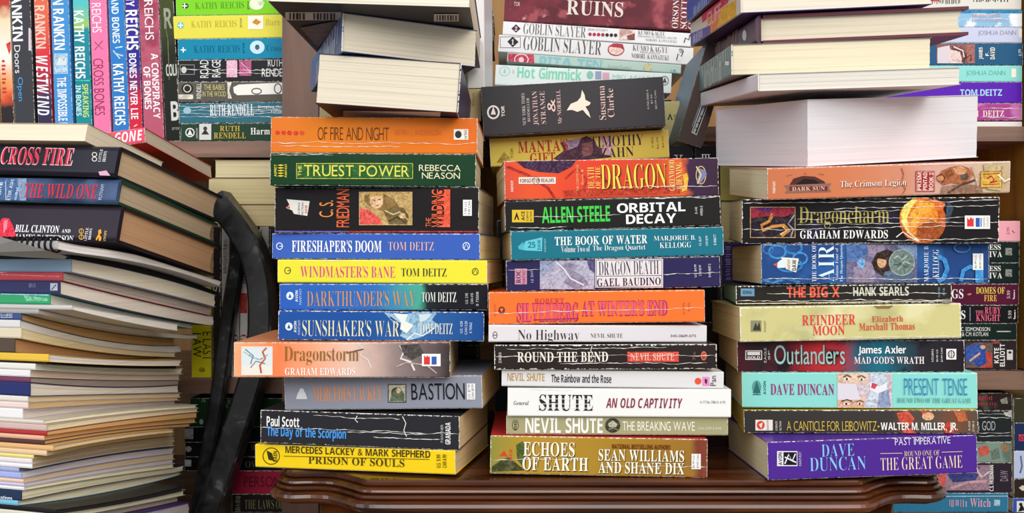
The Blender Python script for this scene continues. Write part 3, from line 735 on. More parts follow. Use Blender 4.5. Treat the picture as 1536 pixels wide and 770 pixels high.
b7 = build_book(lying((733.2, 440.5, 487.5, 1057, 433.6, 487), 0.680, 0.107, yaw=0.0, on=b6),
  'bright orange paperback with jagged pink and red lettering', GB, col='ee7230', page='d8bd8c', ops=[
  LG, ('E', (752.5, 465.5, 5, 5.5), '7a2c2a'), ('P', [(750, 463), (755, 463), (752.5, 469)], 'f28544'), T_(SL, 'BANTAM', 's', (741, 456, 744, 474), 'c05a34', 90),
  T_(AL, 'ROBERT', 'b', (802, 447.5, 846, 456), 'd23a44'), T_(AL, 'SILVERBERG', 'b', (775, 454, 868, 483.5), '9c2c4c'), T_(AL + '_face', 'SILVERBERG', 'b', (776.5, 455.5, 866.5, 482), 'e8507e'),
  T_(TL, "AT WINTER'S END", 'b', (872.6, 450, 1001, 474.5), '9c2c4c'), T_(TL + '_face', "AT WINTER'S END", 'b', (874, 451.5, 999.5, 473), 'ea5a80'), ('L', [(800, 480), (868, 478)], 1.6, '9c2c4c'), T_(SL, '0-446', 's', (1024, 454, 1027, 472), 'c05a34', 90), T_(SL, '4.95', 's', (1032, 454, 1035, 468), 'c05a34', 90), ('W', 470, 735, 1055, 462)])
b8 = build_book(lying((759.5, 391, 436.5, 1080, 385, 428.6), 0.686, 0.107, vis=('L', 756), on=b7),
  'dark indigo paperback with a boxed title and a faded lilac dragon painting', GB, col='2b2750', page='d6c09a', rough=0.3, ops=[
  LG, ('R', (771, 402, 791.5, 428), 'c9889c'), ('B', (771, 402, 791.5, 428), '2b2750', 1.2), T_(SL, 'ROC', 'b', (774, 405, 781, 425), '2b2750', 90), T_(SL, 'FANTASY', 's', (783.5, 404, 788, 426), '2b2750', 90), T_(SL, 'LE 5147', 's', (796, 406, 800, 424), 'a8a4c0', 90),
  PR_, ('R', (809.8, 391, 891.5, 434), 'aaa6b8'), ('P', [(809.8, 391), (838, 391), (826, 404), (816, 414), (809.8, 412)], '8e94b0'), ('P', [(838, 400), (852, 394), (866, 398), (862, 408), (874, 414), (884, 428), (862, 434), (846, 424), (852, 412)], '8a8298'), ('L', [(834, 393), (846, 404), (856, 418), (876, 428)], 2.2, 'd8d4dc'), ('L', [(820, 414), (836, 408), (842, 418)], 2, 'c4bccc'), ('P', [(880, 391), (891.5, 391), (891.5, 410), (884, 404)], '55507a'),
  ('R', (892.7, 388.5, 994.4, 431.6), 'dcd6d6'), ('B', (894, 390, 993, 430.5), '2b2040', 0.7), T_(TL, 'DRAGON DEATH', 'r', (898, 391.5, 988, 412.5), '2a1c3a'), ('L', [(894, 414.6), (993, 413.4)], 0.8, '2b2040'), T_(AL, 'GAEL BAUDINO', 'b', (895.5, 417, 991, 429), '2a1c3a'),
  T_(SL, 'U.S. $4.99', 's', (1041, 397, 1045, 416), 'd8d4e0', 90), T_(SL, 'CAN $5.99', 's', (1048, 398, 1052, 414), 'd8d4e0', 90), T_(SL, '0-451-45147-2', 's', (1062, 396, 1066, 416), 'd8d4e0', 90), ('W', 405, 762, 808), ('W', 412, 995, 1078, 409)])
b9 = build_book(lying((766.5, 347.6, 391, 1085, 340, 383.4), 0.682, 0.107, vis=('L', 752), on=b8),
  'teal paperback with white serif title and a pale triangular emblem', GB, col='1c6f80', page='d6c29c', rough=0.3, ops=[
  LG, ('P', [(783, 374), (788, 362), (806, 358), (813.5, 356), (813, 377), (788, 376)], '62c0cc'), ('P', [(777, 370), (785, 363), (786, 376), (778, 374)], '4ab0c4'), T_(SL, 'DAW', 'S', (806, 360, 811, 375), '1c6f80', 90), T_(SL, '25', 'S', (792, 363, 803, 372), '1c6f80'), T_(SL, 'FANTASY', 's', (816, 358, 819, 378), '9ad0d8', 90),
  T_(TL, 'THE BOOK OF WATER', 'b', (832.4, 354, 971, 367), 'f2f4f2'), T_(SL, 'Volume Two of', 'r', (841.8, 369, 885, 378.5), 'e6ecec'), T_(SL, 'The Dragon Quartet', 'r', (889, 367.5, 968, 377.5), 'e6ecec'), T_(AL, 'MARJORIE B.', 'r', (980.4, 353.5, 1043, 361.5), 'eef2f2'), T_(AL, 'KELLOGG', 'r', (989.5, 363.5, 1036.5, 372), 'eef2f2'),
  T_(SL, 'U.S. $6.99', 's', (1048, 355, 1052, 369), 'd8ecee', 90), T_(SL, 'CAN $8.99', 's', (1058, 354, 1062, 369), 'd8ecee', 90), T_(SL, '0-88677', 's', (1070, 352, 1074, 368), 'd8ecee', 90), ('W', 341.5, 930, 1080, 341.2)])
b10 = build_book(lying((757.5, 302, 345.7, 1080.5, 294, 336), 0.686, 0.107, vis=('L', 750), on=b9),
  'black paperback with bright green author name and heavy white title', GB, col='1f1e1d', page='d8c8a8', rough=0.3, ops=[
  LG, ('R', (768, 315, 800.5, 333.7), 'd9b634'), ('P', [(771, 330), (775, 318), (779, 330), (777, 330), (775, 325), (773, 330)], '1f1e1d'), T_(SL, 'ACE', 'S', (782, 317, 787, 331), '1f1e1d', 90), T_(SL, 'SCIENCE', 's', (789.5, 317, 792.5, 332), '1f1e1d', 90), T_(SL, 'FICTION', 's', (795, 317, 798, 332), '1f1e1d', 90),
  T_(AL, 'ALLEN STEELE', 'S', (812.8, 309.5, 915, 334), '42c648'), T_(TL, 'ORBITAL', 'S', (925.4, 304, 1028, 318.5), 'f0f0ee'), T_(TL, 'DECAY', 'S', (939, 321, 1014, 335.5), 'f0f0ee'),
  T_(SL, '0-441', 's', (1042, 311, 1046, 321), 'c8c8c4', 90), T_(SL, '49851-5', 's', (1050, 309, 1054, 324), 'c8c8c4', 90), ('W', 326, 800, 930, 322), ('W', 341, 765, 850), ('W', 297.5, 940, 1076, 296)])
b11 = build_book(lying((757, 242, 299, 1077.5, 236.5, 293), 0.686, 0.108, vis=('L', 744), on=b10),
  'thick red orange paperback with yellow title and a dark purple end panel', GB, col='d9502c', page='d9ccae', rough=0.3,
  stops=[(0.0, 'cf4a34'), (0.12, 'e0552c'), (0.4, 'd8402a'), (0.7, 'c8482c'), (0.83, 'd8602c'), (0.862, '3b2440'), (1.0, '3a2338')], ops=[
  ('P', [(774, 242), (864, 240.5), (858, 250), (838, 260), (808, 258), (786, 252)], '3e2240'), ('L', [(760, 250), (790, 262), (822, 282), (832, 297)], 4, 'a8261e'), ('L', [(900, 262), (920, 284), (1010, 282)], 5, '8a3420'), ('L', [(848, 268), (866, 252), (880, 270), (874, 290)], 3, 'b03020'), ('P', [(845, 286), (880, 284), (1020, 278), (1020, 290), (846, 295)], 'b53a22'),
  ('R', (778, 266, 833.5, 276), 'e8ddd0'), T_(SL, 'FORGOTTEN REALMS', 'S', (780, 268, 831, 274), '5a2a24'), ('O', (804, 271, 5, 6), '8a5a4a', 0.9), T_(SL, 'FANTASY', 'S', (766, 271, 770, 288), 'f0d8c8', 90),
  T_(SL, 'THE CORMYR SAGA', 's', (864, 247, 868, 287), 'e8b07a', 90), T_(SL, 'Book III', 's', (871.5, 255, 875, 277), 'e8b07a', 90),
  ('P', [(1023, 262), (1030, 260), (1032.5, 268), (1030, 286), (1022, 288), (1026, 276)], 'e8b03a'),
  T_(TL, 'DEATH', 'r', (881, 251, 891, 283), 'ecd06a', 90), T_(TL, 'OF THE', 'r', (893, 250, 900.5, 283), 'ecd06a', 90), T_(TL, 'DRAGON', 'r', (902.5, 247.5, 1001, 285), '5a1410'), T_(TL + '_face', 'DRAGON', 'r', (901, 246, 999, 283.6), 'f2d250'),
  T_(AL, 'GREENWOOD', 'r', (1003, 240.5, 1012, 286), 'f0e08c', 90), T_(AL, '& DENNING', 'r', (1013.5, 244, 1023, 284), 'f0e08c', 90),
  LG, ('O', (1051, 263, 8, 14), 'c2a86a', 1.6), ('P', [(1044, 251), (1058, 256), (1060, 262), (1050, 276), (1044, 274), (1048, 262)], '7a7a9a'), ('L', [(1044, 250), (1051, 262), (1046, 276)], 2, 'd8c080'), ('W', 281, 930, 1075, 279)])

# ------------------------------------------------------------------ second row behind the first, standing on the same table
GC = 'books stacked in the second row behind the middle stack'
def filler(z, x0, x1, T, Y, col, label, page='cdb894', yaw=0.0, depth=0.105, spine='front', group=GC):
    y1 = 385 - (z - CZ) * F / Y; y0 = 385 - (z + T - CZ) * F / Y
    return build_book(lying((x0, y0, y1, x1, y0, y1), Y, depth, yaw=yaw, T=1), label, group, spine=spine, col=col, page=page)
YM = 0.832
zt = TZ + 0.0003
mz = z_at(249, YM)
cols = ['2c3a3c', '28252a', '3a2c24', '2f3338', '24282e']
tt = (mz - zt) / 5
for k, c in enumerate(cols):
    f_ = filler(zt, 742 + (k * 5) % 11, 1006 - (k * 7) % 9, tt - 0.0006, YM + 0.004, c, ['dark teal', 'black', 'dark brown', 'charcoal', 'inky blue'][k] + ' paperback hidden in the second row behind middle stack, ' + ['lowest', 'second up', 'third up', 'fourth up', 'just under the yellow one'][k])
    zt += tt
m1 = build_book(lying((735, 209, 248.5, 1003, 193.5, 236), YM, 0.110, yaw=0.0, on=f_),
  'yellow paperback with red and dark title words, behind and above the red orange dragon-painted one', GC, col='dcc352', page='c8b27c', wear=0.8, ops=[
  ('P', [(840, 214), (870, 208), (880, 204), (892, 210), (896, 220), (908, 224), (918, 236), (842, 244), (830, 238), (846, 226)], '4a2a3c'), ('P', [(846, 212), (872, 207), (866, 220), (850, 226)], '9a86a0'), ('P', [(900, 205), (918, 203), (922, 234), (904, 232)], 'c9a4a0'), ('P', [(872, 216), (892, 212), (888, 232), (874, 236)], '7a4a4c'), ('P', [(745, 244), (756, 228), (764, 236), (766, 245)], 'a8903a'),
  T_(SL, 'TOR', 's', (766, 222, 770, 238), '6a5a20', 90), T_(TL, "MANTA'S", 'b', (777, 210, 852, 228), 'b23428'), T_(TL, 'GIFT', 'b', (795, 229, 833, 245), 'b23428'), T_(AL, 'TIMOTHY', 'r', (885.7, 203, 965, 219.5), '2f1e30'), T_(AL, 'ZAHN', 'r', (901, 221, 950.5, 236), '2f1e30'),
  T_(SL, '0-812', 's', (977, 206, 980, 222), '8a7a3a', 90), T_(SL, '$6.99', 's', (985, 206, 988, 224), '8a7a3a', 90), T_(SL, '$9.99', 's', (993, 204, 996, 222), '8a7a3a', 90)])
m2 = build_book(lying((723.5, 131, 205, 996.5, 114, 191), 0.814, 0.104, yaw=0.0, on=m1),
  'very thick charcoal paperback with a white bird and pink title, tilted on the yellow one', GC, col='3b3a3e', page='b8a880', wear=0.2, ops=[
  LG, ('O', (740, 168.5, 9.5, 10.5), 'ecebe6', 2.6), ('P', [(736, 172), (740, 160), (744, 172)], 'ecebe6'), T_(SL, 'TOR', 'S', (752, 159, 757, 175), 'ecebe6', 90),
  T_(SL, 'NEW YORK TIMES', 'r', (783, 140, 788, 188), 'd8d4d0', 90), T_(SL, 'BESTSELLER', 'r', (790.5, 147, 794.5, 183), 'd8d4d0', 90),
  T_(TL, 'JONATHAN', 'r', (799, 137, 807.5, 188), 'e6c8c2', 90), T_(TL, 'STRANGE', 'r', (810.5, 137, 818, 186), 'e6c8c2', 90), T_(TL, '&', 'B', (821, 149, 833, 168), 'e6c8c2', 90), T_(TL, 'Mr NORRELL', 'r', (835.5, 135, 841.5, 186), 'e6c8c2', 90),
  PR_, ('P', [(850, 166), (856, 156), (866, 152), (871, 146), (873, 135), (877, 143), (878, 150), (886, 154), (884, 158), (878, 160), (883, 168), (886, 177), (880, 172), (874, 165), (866, 168), (858, 165)], 'f0ead8'),
  T_(AL, 'Susanna', 'r', (897.5, 129, 908, 180), 'e6c8c2', 90), T_(AL, 'Clarke', 'r', (910.5, 133, 920.5, 176), 'e6c8c2', 90), T_(SL, '0-765-35615-4', 's', (970, 135, 973, 164), 'c8c4c0', 90), T_(SL, '$7.99', 's', (976, 142, 979, 156), 'c8c4c0', 90), T_(SL, '$10.99 CAN', 's', (982, 136, 985, 164), 'c8c4c0', 90)])
GS = 'books stacked on the upper right shelf behind the middle stack'
Y8 = 1.008; zt = SH['ru'] + 0.0003; mz = z_at(148, Y8) - 0.0004
for k, c in enumerate(['46403c', '2f3a44']):
    t = (mz - zt) / (2 - k)
    f8 = filler(zt, 738 + 4 * k, 1012 - 5 * k, t - 0.0005, Y8, c, ['umber', 'slate blue'][k] + ' softcover on the upper right shelf, hidden behind the thick charcoal paperback', depth=0.13, group=GS)
    zt += t
m3 = build_book(lying((727, 124, 136, 985, 131, 146), Y8, 0.125, yaw=0.0, on=f8), 'white manga volume nearly hidden above the thick charcoal paperback with the bird', GS, col='e3e2e2', page='d8d0c0', wear=0.1, ops=[
  LG, ('O', (737, 126.5, 7, 6), '2c2c2c', 1.2), ('P', [(734, 128), (737, 122), (740, 128)], '2c2c2c'), T_(TL, '~~~~', 's', (765, 124, 800, 131), '9a6a72')])
m4 = build_book(lying((743, 97, 119, 1007, 110, 132), Y8, 0.125, yaw=0.0, on=m3), 'white manga volume with mint green rounded title lettering', GS, col='dfe9e6', page='d8d0c0', wear=0.1, ops=[
  LG, ('O', (757, 107, 8, 7.5), 'a8d2c8', 1.2), T_(SL, '1', 's', (755.5, 104, 758.5, 110), 'a8d2c8'), ('E', (770, 107.5, 2, 3), 'e2c8c8'), T_(TL, 'Hot Gimmick', 'S', (776, 101.5, 872.5, 119), '84d6b4'),
  ('E', (885, 112.5, 5, 6), '8cc8b4'), ('R', (893, 107, 902, 119), '98a2c2'), ('R', (904, 109, 914, 119), 'd8a8b8'), T_(AL, 'MIKI AIHARA', 's', (919, 113, 985, 121), 'a8d8c8'), ('O', (997, 121, 6, 7), '5a5a5a', 1), ('P', [(994, 124), (997, 116), (1000, 124)], '5a5a5a')])
m5 = build_book(lying((761, 79, 99.5, 1021.5, 97, 118), Y8, 0.125, yaw=0.0, on=m4), 'pale green manga volume with a red square at its left end', GS, col='b4cbc0', page='d0c8b4', wear=0.1, ops=[
  ('R', (762, 80, 801, 101), 'c2425a'), ('O', (782, 89.5, 11, 9), 'eec8cc', 1.6), ('E', (782, 90, 4, 4), 'eec8cc'), T_(TL, 'PITA-TEN', 'S', (809, 87, 903, 106), '86bfc8'), T_(AL, 'Koge-Donbo', 's', (912, 98, 947, 105), '9ab4a8'), ('E', (972, 101, 7, 6), 'c8c49a'), T_(SL, '5', 's', (1006, 104, 1014, 112), '5fa0b8', 90)])
m6 = build_book(lying((748, 51.5, 79, 1039.5, 72.6, 98.5), Y8, 0.128, yaw=0.0, on=m5), 'white light novel with dark title and number one diamond, lower of the matching pair', GS, col='e1e0e0', page='d8d0c0', wear=0.25, ops=[
  LG, ('P', [(761, 62.5), (769, 55), (778, 63), (769, 71)], '2f2b2d'), T_(SL, '1', 'b', (767, 59, 771, 67), 'ece6e6'), ('B', (750, 55, 781, 72), '8a4a58', 0.7), T_(TL, 'GOBLIN SLAYER', 'r', (785, 58, 902.5, 79), '57524e'),
  PR_, ('E', (924, 74.5, 12.5, 9.5), 'e6c6ba'), ('P', [(912, 70), (920, 65), (934, 66), (937, 76), (930, 72), (920, 71)], 'b0384a'), ('O', (924, 74.5, 12.5, 9.5), 'b0384a', 1.6), T_(AL, 'KUMO KAGYU', 'r', (949, 69, 1003, 78), '5a5654'), T_(SL, 'Illustrations by', 'r', (960, 78, 990, 81), '8a8684'), T_(SL, 'NOBORU KANNATUKI', 'r', (947, 81.5, 1003, 89), '5a5654'), LG, ('P', [(1014, 88), (1018, 80), (1024, 84), (1021, 92), (1015, 91)], 'e1e0e0'), ('L', [(1015, 90), (1017, 81), (1022, 85), (1025, 76)], 1.6, '3a3636'), T_(SL, 'YEN', 's', (1018, 73, 1025, 79), '3a3636')])
m7 = build_book(lying((754.5, 31.8, 51.5, 1039, 50, 70), Y8, 0.128, yaw=0.0, on=m6), 'white light novel with dark title and number two diamond, upper of the matching pair', GS, col='e4e3e3', page='d8d0c0', wear=0.15, ops=[
  LG, ('P', [(767, 43), (774, 36.5), (781, 43), (774, 49)], '4a2038'), T_(SL, '2', 'b', (772, 40, 776, 46), 'ece6e6'), T_(TL, 'GOBLIN SLAYER', 'r', (785, 37.5, 879, 54), '6a6662'), T_(SL, 'SIDE STORY', 's', (882, 43.5, 912, 46.5), '9a9490')] + [('E', (885 + 6.4 * k, 51.5 + 0.25 * k, 2.6, 2.6), 'b02c48' if k < 4 else '3a2a30') for k in range(7)] + [
  PR_, ('R', (929, 44, 952, 60), 'e2cabc'), ('P', [(929, 44), (944, 44), (950, 50), (938, 52), (930, 58)], 'c49a92'), ('P', [(940, 54), (952, 50), (952, 60), (942, 60)], '8a4a4a'), T_(AL, 'KUMO KAGYU', 'r', (957, 46.5, 998, 53), '6a6664'), T_(SL, 'Illustrations by SHINGO ADACHI', 'r', (957, 54, 1015, 58), '9a9694'), T_(SL, 'NOBORU KANNATUKI', 'r', (968, 59, 1015, 63), '9a9694'), LG, ('L', [(1026, 64), (1028, 57), (1033, 60), (1035, 52)], 1.5, '3a3636')])
m8 = build_book(lying((757, -32, 31, 1050, -18, 46), Y8, 0.128, yaw=0.0, on=m7), 'thick dark red marbled paperback with a wide cream title, above the two matching white novels', GS, col='7a2b38', page='c8b8a0', wear=0.1, blend=[('5a1c28', 22, 0.42, 0.56), ('9c4a50', 48, 0.55, 0.66), ('c08a84', 70, 0.66, 0.74)], ops=[
  T_(SL, 'TOR', 's', (771, 3, 780, 9), 'd8c8c4'), T_(TL, 'RUINS', 'b', (850, 1.5, 935, 24), 'ded0c6'), T_(AL, 'ORSON', 'r', (1008.5, 0, 1018, 42.5), 'e8dcd4', 90), T_(AL, 'SCOTT', 'r', (1021, 0, 1031, 43), 'e8dcd4', 90), T_(AL, 'CARD', 'r', (1033, -4, 1047, 45), 'e8dcd4', 90)])
# ------------------------------------------------------------------ right stack on the table, bottom to top
GD = 'paperbacks in the right stack on the table'
c1 = build_book(lying((1151.5, 661, 720, 1465.5, 656, 703), 0.664, 0.108, vis=('L', 1091), on=TZ),
  'violet paperback with pale blue author name, lowest of the stack over the table corner', GD, col='4e2a8c', page='d6c5a0', rough=0.3, ops=[
  LG, ('R', (1165.5, 677, 1196, 699.5), 'e6e2ea'), ('R', (1175, 678.5, 1195, 698), '1d1a22'), ('L', [(1177, 696), (1183, 682), (1188, 692), (1193, 681)], 2, 'e6e2ea'), ('L', [(1177, 686), (1194, 694)], 2, 'e6e2ea'), T_(SL, 'AVON', 'S', (1167.5, 679, 1173, 698), '1d1a22', 90), T_(SL, 'FANTASY', 's', (1198, 678, 1202, 699), 'c8c0dc', 90),
  T_(AL, 'DAVE', 'r', (1232, 666, 1281, 685), '86bce8'), T_(AL, 'DUNCAN', 'r', (1214.5, 685.5, 1298.6, 706), '86bce8'),
  T_(TL, 'PAST IMPERATIVE', 's', (1342, 656.5, 1425, 667), 'd8cfe4'), T_(SL, 'ROUND ONE OF', 'r', (1356, 676, 1409, 684), 'e2bcae'), ('L', [(1320, 680.5), (1353, 680)], 0.9, 'e2bcae'), ('L', [(1412, 678.5), (1443, 677.5)], 0.9, 'e2bcae'), T_(TL, 'THE GREAT GAME', 'r', (1320.5, 685, 1443, 704), 'e8cabc')])
c2 = build_book(lying((1116, 616, 654.5, 1467, 615.5, 656), 0.672, 0.107, vis=('L', 1093), on=c1),
  'dark olive paperback with gold title and white author, red blotches toward one end', GD, col='3b3834', cover='d8b428', page='d8bd60', wear=0.8,
  stops=[(0.0, '35322f'), (0.62, '3d3834'), (0.7, '5a4438'), (0.8, '4a4a44'), (0.9, '7a4a34'), (1.0, '5c4a3c')], ops=[
  ('P', [(1345, 620), (1362, 617), (1372, 628), (1364, 640), (1350, 636)], 'c8503a'), ('P', [(1380, 616), (1398, 618), (1402, 626), (1388, 630)], 'c04834'), ('E', (1392, 625, 9, 6), 'd8a880'), ('P', [(1352, 646), (1366, 642), (1374, 654), (1356, 655)], 'c8503a'), ('P', [(1412, 640), (1424, 632), (1432, 650), (1418, 655)], 'b8402c'), ('P', [(1430, 617), (1448, 617), (1452, 632), (1438, 634)], 'b8643c'),
  LG, ('R', (1133, 630, 1159, 646), 'e8dcd0'), ('E', (1141, 638, 6, 6.5), 'd0483a'), ('P', [(1138, 637), (1144, 634), (1142, 643)], 'e8dcd0'), T_(SL, 'BANTAM', 's', (1150, 631, 1153, 645), '5a3a34', 90), T_(SL, 'SCIENCE', 's', (1163, 632, 1166, 646), 'd8d0c4', 90), T_(SL, 'FICTION', 's', (1169, 632, 1172, 646), 'd8d0c4', 90),
  T_(TL, 'A CANTICLE FOR LEIBOWITZ', 't', (1179.5, 632, 1314.5, 646.5), 'd6b84e'), ('E', (1317.5, 640, 1.4, 1.4), 'd6b84e'), T_(AL, 'WALTER M. MILLER, JR.', 'S', (1320.5, 634, 1436, 648.5), 'f2eee2'), T_(SL, '0-553', 's', (1452, 632, 1455, 646), 'd8d0c4', 90), T_(SL, '27381-4', 's', (1458, 632, 1461, 648), 'd8d0c4', 90)])
c3 = build_book(lying((1113, 558.6, 613, 1466, 560, 614.5), 0.676, 0.108, vis=('L', 1087), on=c2),
  'aqua paperback with magenta author name and a framed picture of pale faces', GD, col='8ad4ca', page='dcc8a0', rough=0.3, ops=[
  LG, ('E', (1135, 581, 7, 10), '5a9a94'), ('P', [(1129, 590), (1135, 571), (1141, 590)], '2f6a68'), ('L', [(1129, 592), (1141, 592)], 1.5, '2f6a68'), T_(SL, 'AVON', 'S', (1145, 572, 1149, 592), '2f6a68', 90),
  T_(AL, 'DAVE DUNCAN', 'b', (1155.5, 576, 1251, 593), '9c2676'),
  PR_, ('R', (1256, 560, 1338, 613), 'c9b8bc'), ('R', (1256, 560, 1300, 575), 'e2bda2'), ('R', (1256, 598, 1296, 613), 'd9ab8e'), ('P', [(1256, 575), (1284, 576), (1290, 600), (1256, 600)], 'd9d2da'), ('P', [(1306, 562), (1326, 560), (1332, 572), (1326, 600), (1310, 612), (1298, 612), (1304, 590)], 'c4ccd8'), ('P', [(1304, 576), (1318, 580), (1330, 574), (1330, 586), (1316, 590), (1306, 586)], 'e6e2e6'), ('P', [(1308, 574), (1316, 577), (1312, 584), (1306, 582)], 'c23a4a'), ('P', [(1318, 590), (1332, 584), (1336, 612), (1316, 612)], '8f9ab8'),
  ('L', [(1264, 566), (1270, 563), (1277, 566)], 1.6, '5a3a2c'), ('E', (1270, 569, 4.5, 2.2), 'f0e6e0'), ('E', (1270, 569, 1.9, 2), '4a5a4c'), ('L', [(1286, 566), (1292, 563.5), (1298, 567)], 1.6, '5a3a2c'), ('E', (1292, 569.5, 4, 2), 'f0e6e0'), ('E', (1292, 569.5, 1.7, 1.9), '4a5a4c'), ('L', [(1262, 602), (1270, 599.5), (1278, 602)], 1.6, '5a3a2c'), ('E', (1269, 606, 4.5, 2.2), 'f0e6e0'), ('E', (1269, 606, 1.9, 2), '4a3a2c'), ('L', [(1284, 603), (1290, 600.5), (1295, 603)], 1.4, '5a3a2c'), ('E', (1289, 606, 3.6, 2), 'f0e6e0'), ('E', (1289, 606, 1.6, 1.9), '4a3a2c'),
  T_(TL, 'PRESENT TENSE', 't', (1355.5, 567.5, 1450, 593), '2f86b4'), T_(SL, 'ROUND TWO OF THE GREAT GAME', 'r', (1345, 597, 1456, 604.5), '4a8684')])
c4 = build_book(lying((1106, 511, 555.5, 1446.5, 511, 555), 0.680, 0.107, vis=('L', 1077), on=c3),
  'glossy paperback mottled dark maroon, red and teal with a tall silvery title', GD, col='3a2028', page='d6b78c', rough=0.25,
  stops=[(0.0, '4a1c24'), (0.12, '2c2228'), (0.22, '5a1c26'), (0.36, 'b42a30'), (0.46, 'a83038'), (0.54, '2c5a70'), (0.62, '1c6a80'), (0.72, '24505e'), (0.8, '2c2a30'), (1.0, '231d22')],
  blend=[('1d1a20', 45, 0.54, 0.66)], ops=[
  LG, ('B', (1118, 526, 1143, 540), 'e2dcd6', 1.2), ('R', (1121, 528, 1140, 533), 'e2dcd6'), T_(SL, 'GOLD', 'S', (1121, 534.5, 1140, 538.5), 'e2dcd6'), T_(SL, 'EAGLE', 's', (1146, 522, 1149.5, 544), 'c8bfb8', 90), T_(SL, 'SF', 's', (1152, 526, 1155, 540), 'c8bfb8', 90),
  T_(TL, 'Outlanders', 't', (1162, 518.7, 1268, 548), '30241c'), T_(TL + '_face', 'Outlanders', 's', (1161, 517.5, 1267, 547), '9cbcb6'), T_(AL, 'James Axler', 'S', (1287, 519, 1358.6, 533.5), 'f2efec'), T_(TL, "MAD GOD'S WRATH", 'b', (1281, 535, 1386, 546), 'ecdcd8'),
  T_(SL, '0-373-63845-5', 's', (1397, 524, 1400, 543), 'e0dcd8', 90), T_(SL, '$6.50 U.S.', 's', (1404, 524, 1407, 543), 'e0dcd8', 90), T_(SL, '$7.99 CAN', 's', (1411, 522, 1414, 543), 'e0dcd8', 90), LG, ('R', (1419, 523.5, 1434, 539.5), 'e8e4e0'), ('O', (1426.5, 531.5, 5.5, 6), '231d22', 1.2), ('L', [(1426.5, 526), (1426.5, 537)], 1.2, '231d22'), ('L', [(1423.5, 527), (1423.5, 536)], 0.9, '231d22'), ('L', [(1429.5, 527), (1429.5, 536)], 0.9, '231d22')])
c5 = build_book(lying((1110, 461, 511, 1441.5, 455.5, 504), 0.678, 0.108, vis=('L', 1067), on=c4),
  'faded pale yellow green paperback with red title lettering and scuffed edges', GD, col='cbc284', page='d8be8e', wear=1.5, blend=[('b8b47c', 30, 0.50, 0.64), ('dcd4a4', 24, 0.55, 0.68)], ops=[
  LG, ('R', (1126, 481, 1142, 498), '8a8768'), ('P', [(1129, 496), (1133, 484), (1136, 490), (1139, 483), (1141, 496)], '3c3a2c'), T_(SL, 'POCKET', 's', (1146, 481, 1149, 498), '6a684c', 90),
  T_(TL, 'REINDEER', 'b', (1203, 472.5, 1283, 488), 'd8453a'), T_(TL, 'MOON', 'b', (1219, 488.5, 1267, 503), 'd8453a'), T_(AL, 'Elizabeth', 'b', (1307.7, 474, 1354.5, 483), 'd0533c'), T_(AL, 'Marshall Thomas', 'b', (1288.6, 484.5, 1372, 495.5), 'd0533c'), ('P', [(1310, 459.5), (1340, 458.5), (1334, 463), (1316, 463)], '8a6a3c'), ('W', 460, 1112, 1200, 459), ('W', 507, 1250, 1440, 504)])
c6 = build_book(lying((1104, 428, 458, 1427.5, 427.5, 453), 0.676, 0.107, vis=('L', 1085), on=c5),
  'thin black paperback with red and cream lettering and a small blue label', GD, col='27231f', cover='2c3a34', page='9cbfa8', wear=1.3, ops=[
  LG, ('R', (1111, 433, 1131.6, 444.5), '6a94b2'), T_(SL, '8116', 's', (1114, 436, 1128, 441.5), '27231f'), T_(TL, 'THE BIG X', 'S', (1180, 430.5, 1259, 446.5), 'e65a42'), T_(AL, 'HANK SEARLS', 'S', (1279.5, 430.5, 1363, 444), 'cfcbb9'),
  T_(SL, 'PANTHER', 's', (1407, 431, 1410, 446), '7a9ab0', 90), T_(SL, '3/6', 's', (1414, 432, 1417, 444), '7a9ab0', 90), ('W', 452.5, 1106, 1426, 449.5), ('W', 441, 1150, 1420, 440), ('L', [(1105, 456), (1427, 451.5)], 1.3, 'd8ccb0')])
